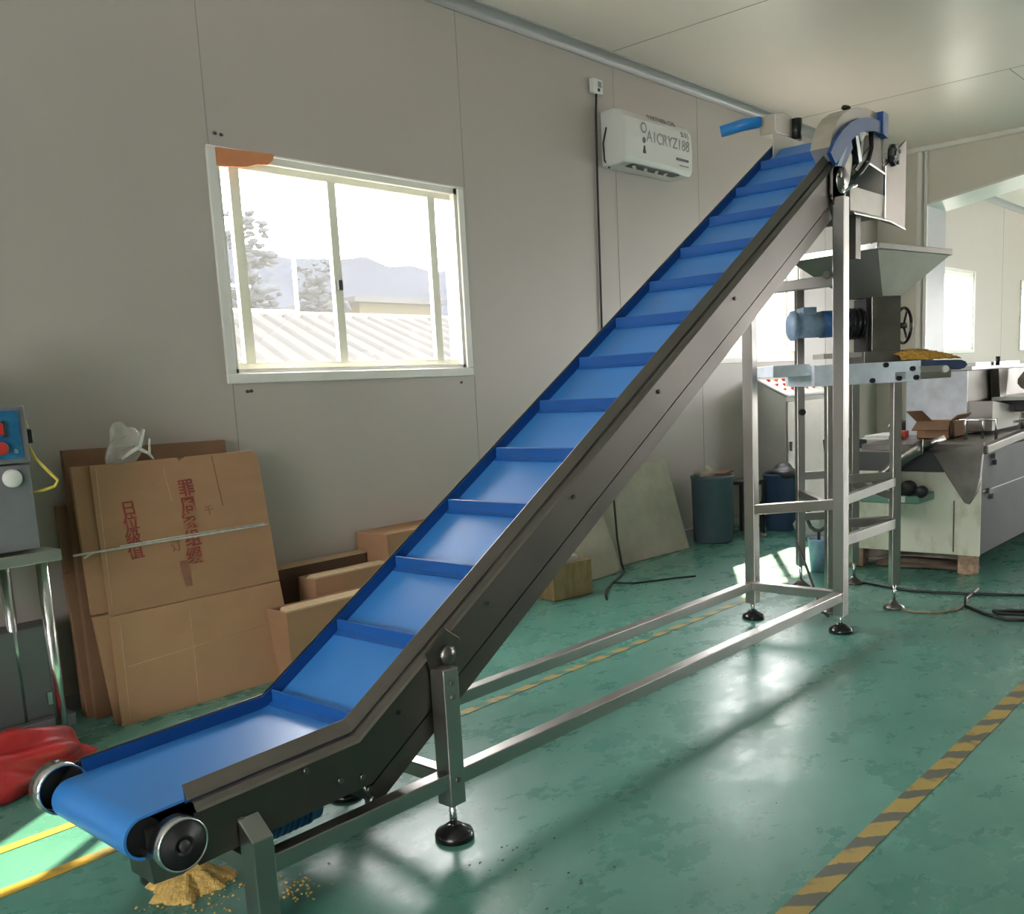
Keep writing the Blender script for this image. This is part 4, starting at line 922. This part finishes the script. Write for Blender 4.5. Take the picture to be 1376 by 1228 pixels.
MB().prism([V((x0, y1, z + .11)), V((x1, y1, z + .11)), V((x1, y1 + .06, z + .17)), V((x0, y1 + .07, z + .18))], (0, .005, .005)).build('flap', M['card'], pc)
MB().prism([V((x0, y0, z + .11)), V((x1, y0, z + .11)), V((x1, y0 - .05, z + .15)), V((x0, y0 - .05, z + .15))], (0, .004, .006)).build('flap', M['card_light'], pc)
MB().prism([V((x0, y0, z + .11)), V((x0, y1, z + .11)), V((x0 - .10, y1, z + .06)), V((x0 - .10, y0 - .02, z + .06))], (0, 0, .006)).build('flap', M['card_dark'], pc)
tag(MB().box(6.60, 6.67, 2.385, 2.45, .778, .83).build('red_box', M['red'], bevel=.004), 'small red box on the baking line beside the open carton', 'box')
tag(MB().box(6.50, 6.56, 2.385, 2.46, .778, .805).build('grey_tin', M['machine_grey'], bevel=.006), 'low grey tin in front of the red box on the baking line', 'tin')
tag(MB().prism([V((7.10, 2.68, .747)), V((7.45, 2.67, .747)), V((7.46, 2.86, .747)), V((7.11, 2.87, .747))], (0, 0, .018)).build('paper_stack', M['white']), 'loose stack of white papers on the white table', 'paper')
tag(MB().blob((7.62, 2.80, .80), (.09, .06, .05), 81, 10, .3).build('dark_pouch', M['dark']), 'dark pouch on the white table behind the papers', 'pouch')
tag(MB().lathe([(.001, 0), (.03, 0), (.032, .08), (.014, .10), (.014, .13), (.001, .131)], (7.75, 2.66, .747), n=18).build('bottle', M['white']), 'small white bottle on the white table at the right of the dark pouch', 'bottle')
# debris and cables on the floor
tag(MB().blob((6.35, 2.25, .035), (.22, .30, .055), 91, 14, .35, lim=.001).build('dirty_cloth', M['cloth']), 'crumpled pale cloth on the floor under the oven line', 'cloth', 'rags under the oven line')
tag(MB().blob((6.22, 2.50, .05), (.13, .12, .08), 93, 12, .4, lim=.001).build('dirty_cloth', M['cloth']), 'crumpled pale rag under the left corner of the oven line', 'cloth', 'rags under the oven line')
tag(MB().blob((6.15, 2.08, .025), (.13, .30, .035), 95, 14, .35, lim=.001).build('brown_rag', M['rag']), 'dark brown rag lying in front of the pale cloth under the oven line', 'rag', 'rags under the oven line')
tag(MB().tube([V((5.50, 2.22, .006)), V((5.44, 2.05, .006)), V((5.40, 1.90, .006)), V((5.46, 1.65, .006)), V((5.55, 1.42, .006)), V((5.62, 1.2, .006)), V((5.7, .9, .006))], .008, 8).build('floor_cable', M['black']), 'black cable crossing the floor behind the near feeder foot', 'cable')
tag(MB().tube([V((5.62, 1.62, .006)), V((5.35, 1.60, .007)), V((5.18, 1.55, .006)), V((5.05, 1.42, .006)), V((4.98, 1.30, .006)), V((5.02, 1.18, .006)), V((5.10, 1.22, .014)), V((5.06, 1.36, .014)), V((5.12, 1.40, .008)), V((5.3, 1.1, .006)), V((5.5, .8, .006))], .009, 8).build('floor_cable', M['black']), 'black looped cable on the floor at the right edge', 'cable')
tag(MB().tube([V((4.96, 1.80, .005)), V((4.93, 1.72, .005)), V((4.96, 1.62, .005)), V((5.08, 1.56, .005)), V((5.2, 1.56, .006))], .005, 8).build('floor_cable', M['rust']), 'thin tan cord on the floor beside the near feeder foot', 'cable')
tag(MB().tube([V((4.78, 2.30, .36)), V((4.72, 2.20, .20)), V((4.66, 2.10, .02)), V((4.64, 2.06, .005))], .007, 8).build('leaning_rod', M['dark']), 'thin dark rod slanting to the floor behind the rear cross beam', 'rod')

# powder under the tail roller
pp = MB()
rnd = random.Random(9); P = []
for i in range(41):
    row = []
    for j in range(37):
        u = i / 40 * 2 - 1; w = j / 36 * 2 - 1
        r = math.hypot(u, w); an = math.atan2(w, u)
        edge = .80 + .10 * math.sin(3 * an + 1) + .07 * math.sin(7 * an) + .04 * math.sin(13 * an + 2)
        h = max(0, 1 - r / edge)
        h = .062 * h ** .8 * (1 + .3 * math.sin(u * 6) * math.cos(w * 5))
        p = V((1.15, 2.27, 0)) + V((.83, -.56, 0)) * u * .13 + V((.56, .83, 0)) * w * .115
        row.append(V((p.x, p.y, (.0012 + h + rnd.uniform(0, .003)) if r < edge else -.003)))
    P.append(row)
pp.grid(P, False)
tag(pp.build('corn_powder', M['powder']), 'heap of yellow powder spilled on the floor under the conveyor tail', 'powder', kind='stuff')
cr = MB(); rnd = random.Random(12)
for i in range(150):
    a = rnd.gauss(0, 1); b = rnd.gauss(0, 1)
    x = 1.16 + .10 * a; y = 2.14 + .10 * b
    if i > 110: x = 1.31 + .035 * a; y = 2.0 + .035 * b
    r = rnd.uniform(.0015, .0045); cr.blob((x, y, r * .6), (r * 1.3, r, r * .8), i, 3, .3)
tag(cr.build('corn_crumb', M['powder']), 'scattered yellow crumbs on the green floor round the powder heap', 'crumb', kind='stuff')
dk = MB(); rnd = random.Random(5)
for i in range(60):
    x = 1.62 + abs(rnd.gauss(0, .25)); y = 1.72 - abs(rnd.gauss(0, .12)) + rnd.uniform(-.06, .1); r = rnd.uniform(.0008, .0026)
    if i > 35: x = rnd.uniform(1.3, 5.5); y = rnd.uniform(.6, 2.2)
    dk.blob((x, y, r * .5), (r * 2, r, r * .7), i + 400, 3, .3)
tag(dk.build('floor_dirt', M['dark']), 'dark grit scattered on the green floor in front of the conveyor', 'dirt', kind='stuff')

# ------------------------------------------------------------------ outside the windows
g = struct(MB().box(-40, 120, WY + WT + .02, 160, -.6, -.5), 'yard_ground', M['ground'])
rf = MB(); A = []; B = []
for i in range(1501):
    x = -8 + 30 * i / 1500; ph = (i / 1500 * 30 / .29) % 1; z = .05 * max(0, min(1, (.5 - abs(ph - .5)) * 6 - .6))
    A.append(V((x - .4, 7.0, 1.33 + z))); B.append(V((x + 1.2, 11.0, 2.33 + z)))
rf.grid([A, B], False)
nb = thing('neighbour_shed', (6, 9, -.5), 'pale shed with ribbed sloping roof seen through the big window', 'building')
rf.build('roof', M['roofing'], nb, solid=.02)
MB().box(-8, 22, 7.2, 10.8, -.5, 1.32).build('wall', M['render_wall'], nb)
MB().tube([V((-7, 11.0, 2.40)), V((7.2, 11.0, 2.40)), V((8.0, 11.0, 2.40))], .035, 8).build('ridge_cap', M['alu'], nb)
MB().box(-7, 23, 11.0, 11.06, 2.25, 2.42).build('ridge_flashing', M['red_bag'] if 0 else M['faded_print'], nb)
rl = thing('roof_rail', (8, 12, -.5), 'thin pale pole and rail frame beyond the shed roof, seen through the big window', 'rail')
for x, z in ((7.35, 2.85), (8.72, 3.30)):
    MB().cyl((x, 12.0, -.5), (x, 12.0, z), .028, 8).build('pole', M['alu'], rl)
MB().cyl((7.35, 12.0, 2.85), (7.95, 12.0, 2.85), .018, 8).build('rail', M['alu'], rl)
def tree(x, y, h, r, seed, label, lo=.3, n=150):
    t = thing('tree', (x, y, -.5), label, 'tree', 'trees beyond the shed')
    rnd = random.Random(seed)
    MB().tube([V((x, y, -.5)), V((x + .1, y, h * .5)), V((x, y, h * .85))], [.16, .11, .05], 8).build('trunk', M['foliage'], t)
    cr = MB()
    for i in range(n):
        a = rnd.uniform(0, 2 * PI); v = rnd.random() ** 1.3; q = r * rnd.random() ** .5 * (1 - .55 * v ** 2); zz = h * (lo + (1 - lo) * v)
        k = rnd.uniform(.08, .30) * (1.15 - .8 * v)
        cr.blob((x + q * math.cos(a), y + q * math.sin(a), zz), (k * 1.4, k * 1.4, k * .7), seed * 500 + i, 5, .8)
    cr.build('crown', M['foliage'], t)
tree(15.9, 24, 6.5, 1.0, 2, 'tallest hazy tree beyond the shed at the left of the big window')
tree(18.9, 25, 5.5, 1.0, 3, 'hazy tree beyond the shed left of the window middle bar')
tree(13.4, 23, 6.0, 1.0, 4, 'hazy tree beyond the shed behind the left window stile')
tree(24.9, 24.5, 4.6, .5, 5, 'small hazy tree beyond the shed at the right end of the big window', .5, 40)
tree(36.0, 26, 5.4, 1.2, 6, 'hazy tree beyond the shed behind the second window')
hl = MB(); rows = [[], [], []]
for i in range(71):
    x = -40 + 4 * i
    h = 19.6 - 1.5 * math.sin((x - 62) * .10) * math.exp(-abs(x - 70) / 40) - max(0, x - 84) * .14 + .35 * math.sin(x * .7) + .25 * math.sin(x * 1.9)
    h = max(4, h)
    rows[0].append(V((x, 78, -1))); rows[1].append(V((x, 92, h * .72))); rows[2].append(V((x, 100, h)))
hl.grid(rows)
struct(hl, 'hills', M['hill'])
fbn = thing('far_house', (23, 27, -.5), 'pale yellow low building far beyond the shed', 'building')
MB().box(20.6, 24.0, 25, 29, -.5, 4.25).build('wall', M['render_wall'], fbn)
MB().box(20.2, 24.2, 24.7, 29.3, 4.25, 4.42).build('roof', M['roofing'], fbn)

# ------------------------------------------------------------------ light
w = bpy.data.worlds.new('sky'); bpy.context.scene.world = w; w.use_nodes = True
bg = w.node_tree.nodes['Background']; bg.inputs['Color'].default_value = (1.0, 0.962, 0.955, 1); bg.inputs['Strength'].default_value = 9.0
sl_ = bpy.data.lights.new('sun', 'SUN'); sl_.energy = 8; sl_.angle = math.radians(.6); sl_.color = (1, .90, .60)
so_ = bpy.data.objects.new('sun', sl_); C.objects.link(so_); so_.location = (12, 10, 12)
so_.rotation_euler = V((-1.0, -.64, -1)).to_track_quat('-Z', 'Y').to_euler()
def portal(w, h, at, inward):
    l = bpy.data.lights.new('daylight_portal', 'AREA'); l.shape = 'RECTANGLE'; l.size = w; l.size_y = h
    l.cycles.is_portal = True
    o = bpy.data.objects.new('daylight_portal', l); C.objects.link(o); o.location = at
    o.rotation_euler = V(inward).to_track_quat('-Z', 'Y' if abs(inward[2]) > .5 else 'Z').to_euler()
for q in (W1, W2, W3, W4): portal(q[1] - q[0], q[3] - q[2], ((q[0] + q[1]) / 2, WY + WT + .01, (q[2] + q[3]) / 2), (0, -1, 0))
for q in WR_FILL: portal(q[1] - q[0], q[3] - q[2], ((q[0] + q[1]) / 2, YR - WT - .01, (q[2] + q[3]) / 2), (0, 1, 0))  # portal of the added right wall opening
for x, q, sg in ((X0 - WT - .01, WN_FILL, 1), (X1 + WT + .01, WF_FILL, -1)): portal(q[1] - q[0], q[3] - q[2], (x, (q[0] + q[1]) / 2, (q[2] + q[3]) / 2), (sg, 0, 0))  # portals of the added end wall openings

# ------------------------------------------------------------------ camera
cam = bpy.data.cameras.new('camera'); co = bpy.data.objects.new('camera', cam); C.objects.link(co)
f, ppx, ppy = 1290.41, 699.458, 723.003
cam.sensor_fit = 'HORIZONTAL'; cam.sensor_width = 36; cam.lens = 36 * f / 1376
cam.shift_x = (688 - ppx) / 1376; cam.shift_y = (ppy - 614) / 1376
cam.clip_start = .05; cam.clip_end = 400
def rotm(a, b, c):
    a, b, c = map(math.radians, (a, b, c))
    Rx = Matrix(((1, 0, 0), (0, math.cos(a), -math.sin(a)), (0, math.sin(a), math.cos(a))))
    Ry = Matrix(((math.cos(b), 0, math.sin(b)), (0, 1, 0), (-math.sin(b), 0, math.cos(b))))
    Rz = Matrix(((math.cos(c), -math.sin(c), 0), (math.sin(c), math.cos(c), 0), (0, 0, 1)))
    return Rz @ Rx @ Ry
R = rotm(8.88118248, -48.08451146, -2.95444795) @ Matrix(((1, 0, 0), (0, 0, -1), (0, 1, 0)))
Rc = Matrix((R[0], -R[1], -R[2])).transposed()      # columns: right, up, back
co.matrix_world = Matrix.Translation((0, 0, 1.25)) @ Rc.to_4x4()
sc = bpy.context.scene; sc.camera = co
sc.view_settings.view_transform = 'Standard'; sc.view_settings.look = 'None'; sc.view_settings.exposure = 1.52; sc.view_settings.gamma = 1.0
sc.view_settings.use_curve_mapping = False
sc.cycles.max_bounces = 10; sc.cycles.diffuse_bounces = 6; sc.cycles.glossy_bounces = 4; sc.cycles.transparent_max_bounces = 12
sc.cycles.caustics_reflective = False; sc.cycles.caustics_refractive = False
sc.cycles.sample_clamp_indirect = 8.0
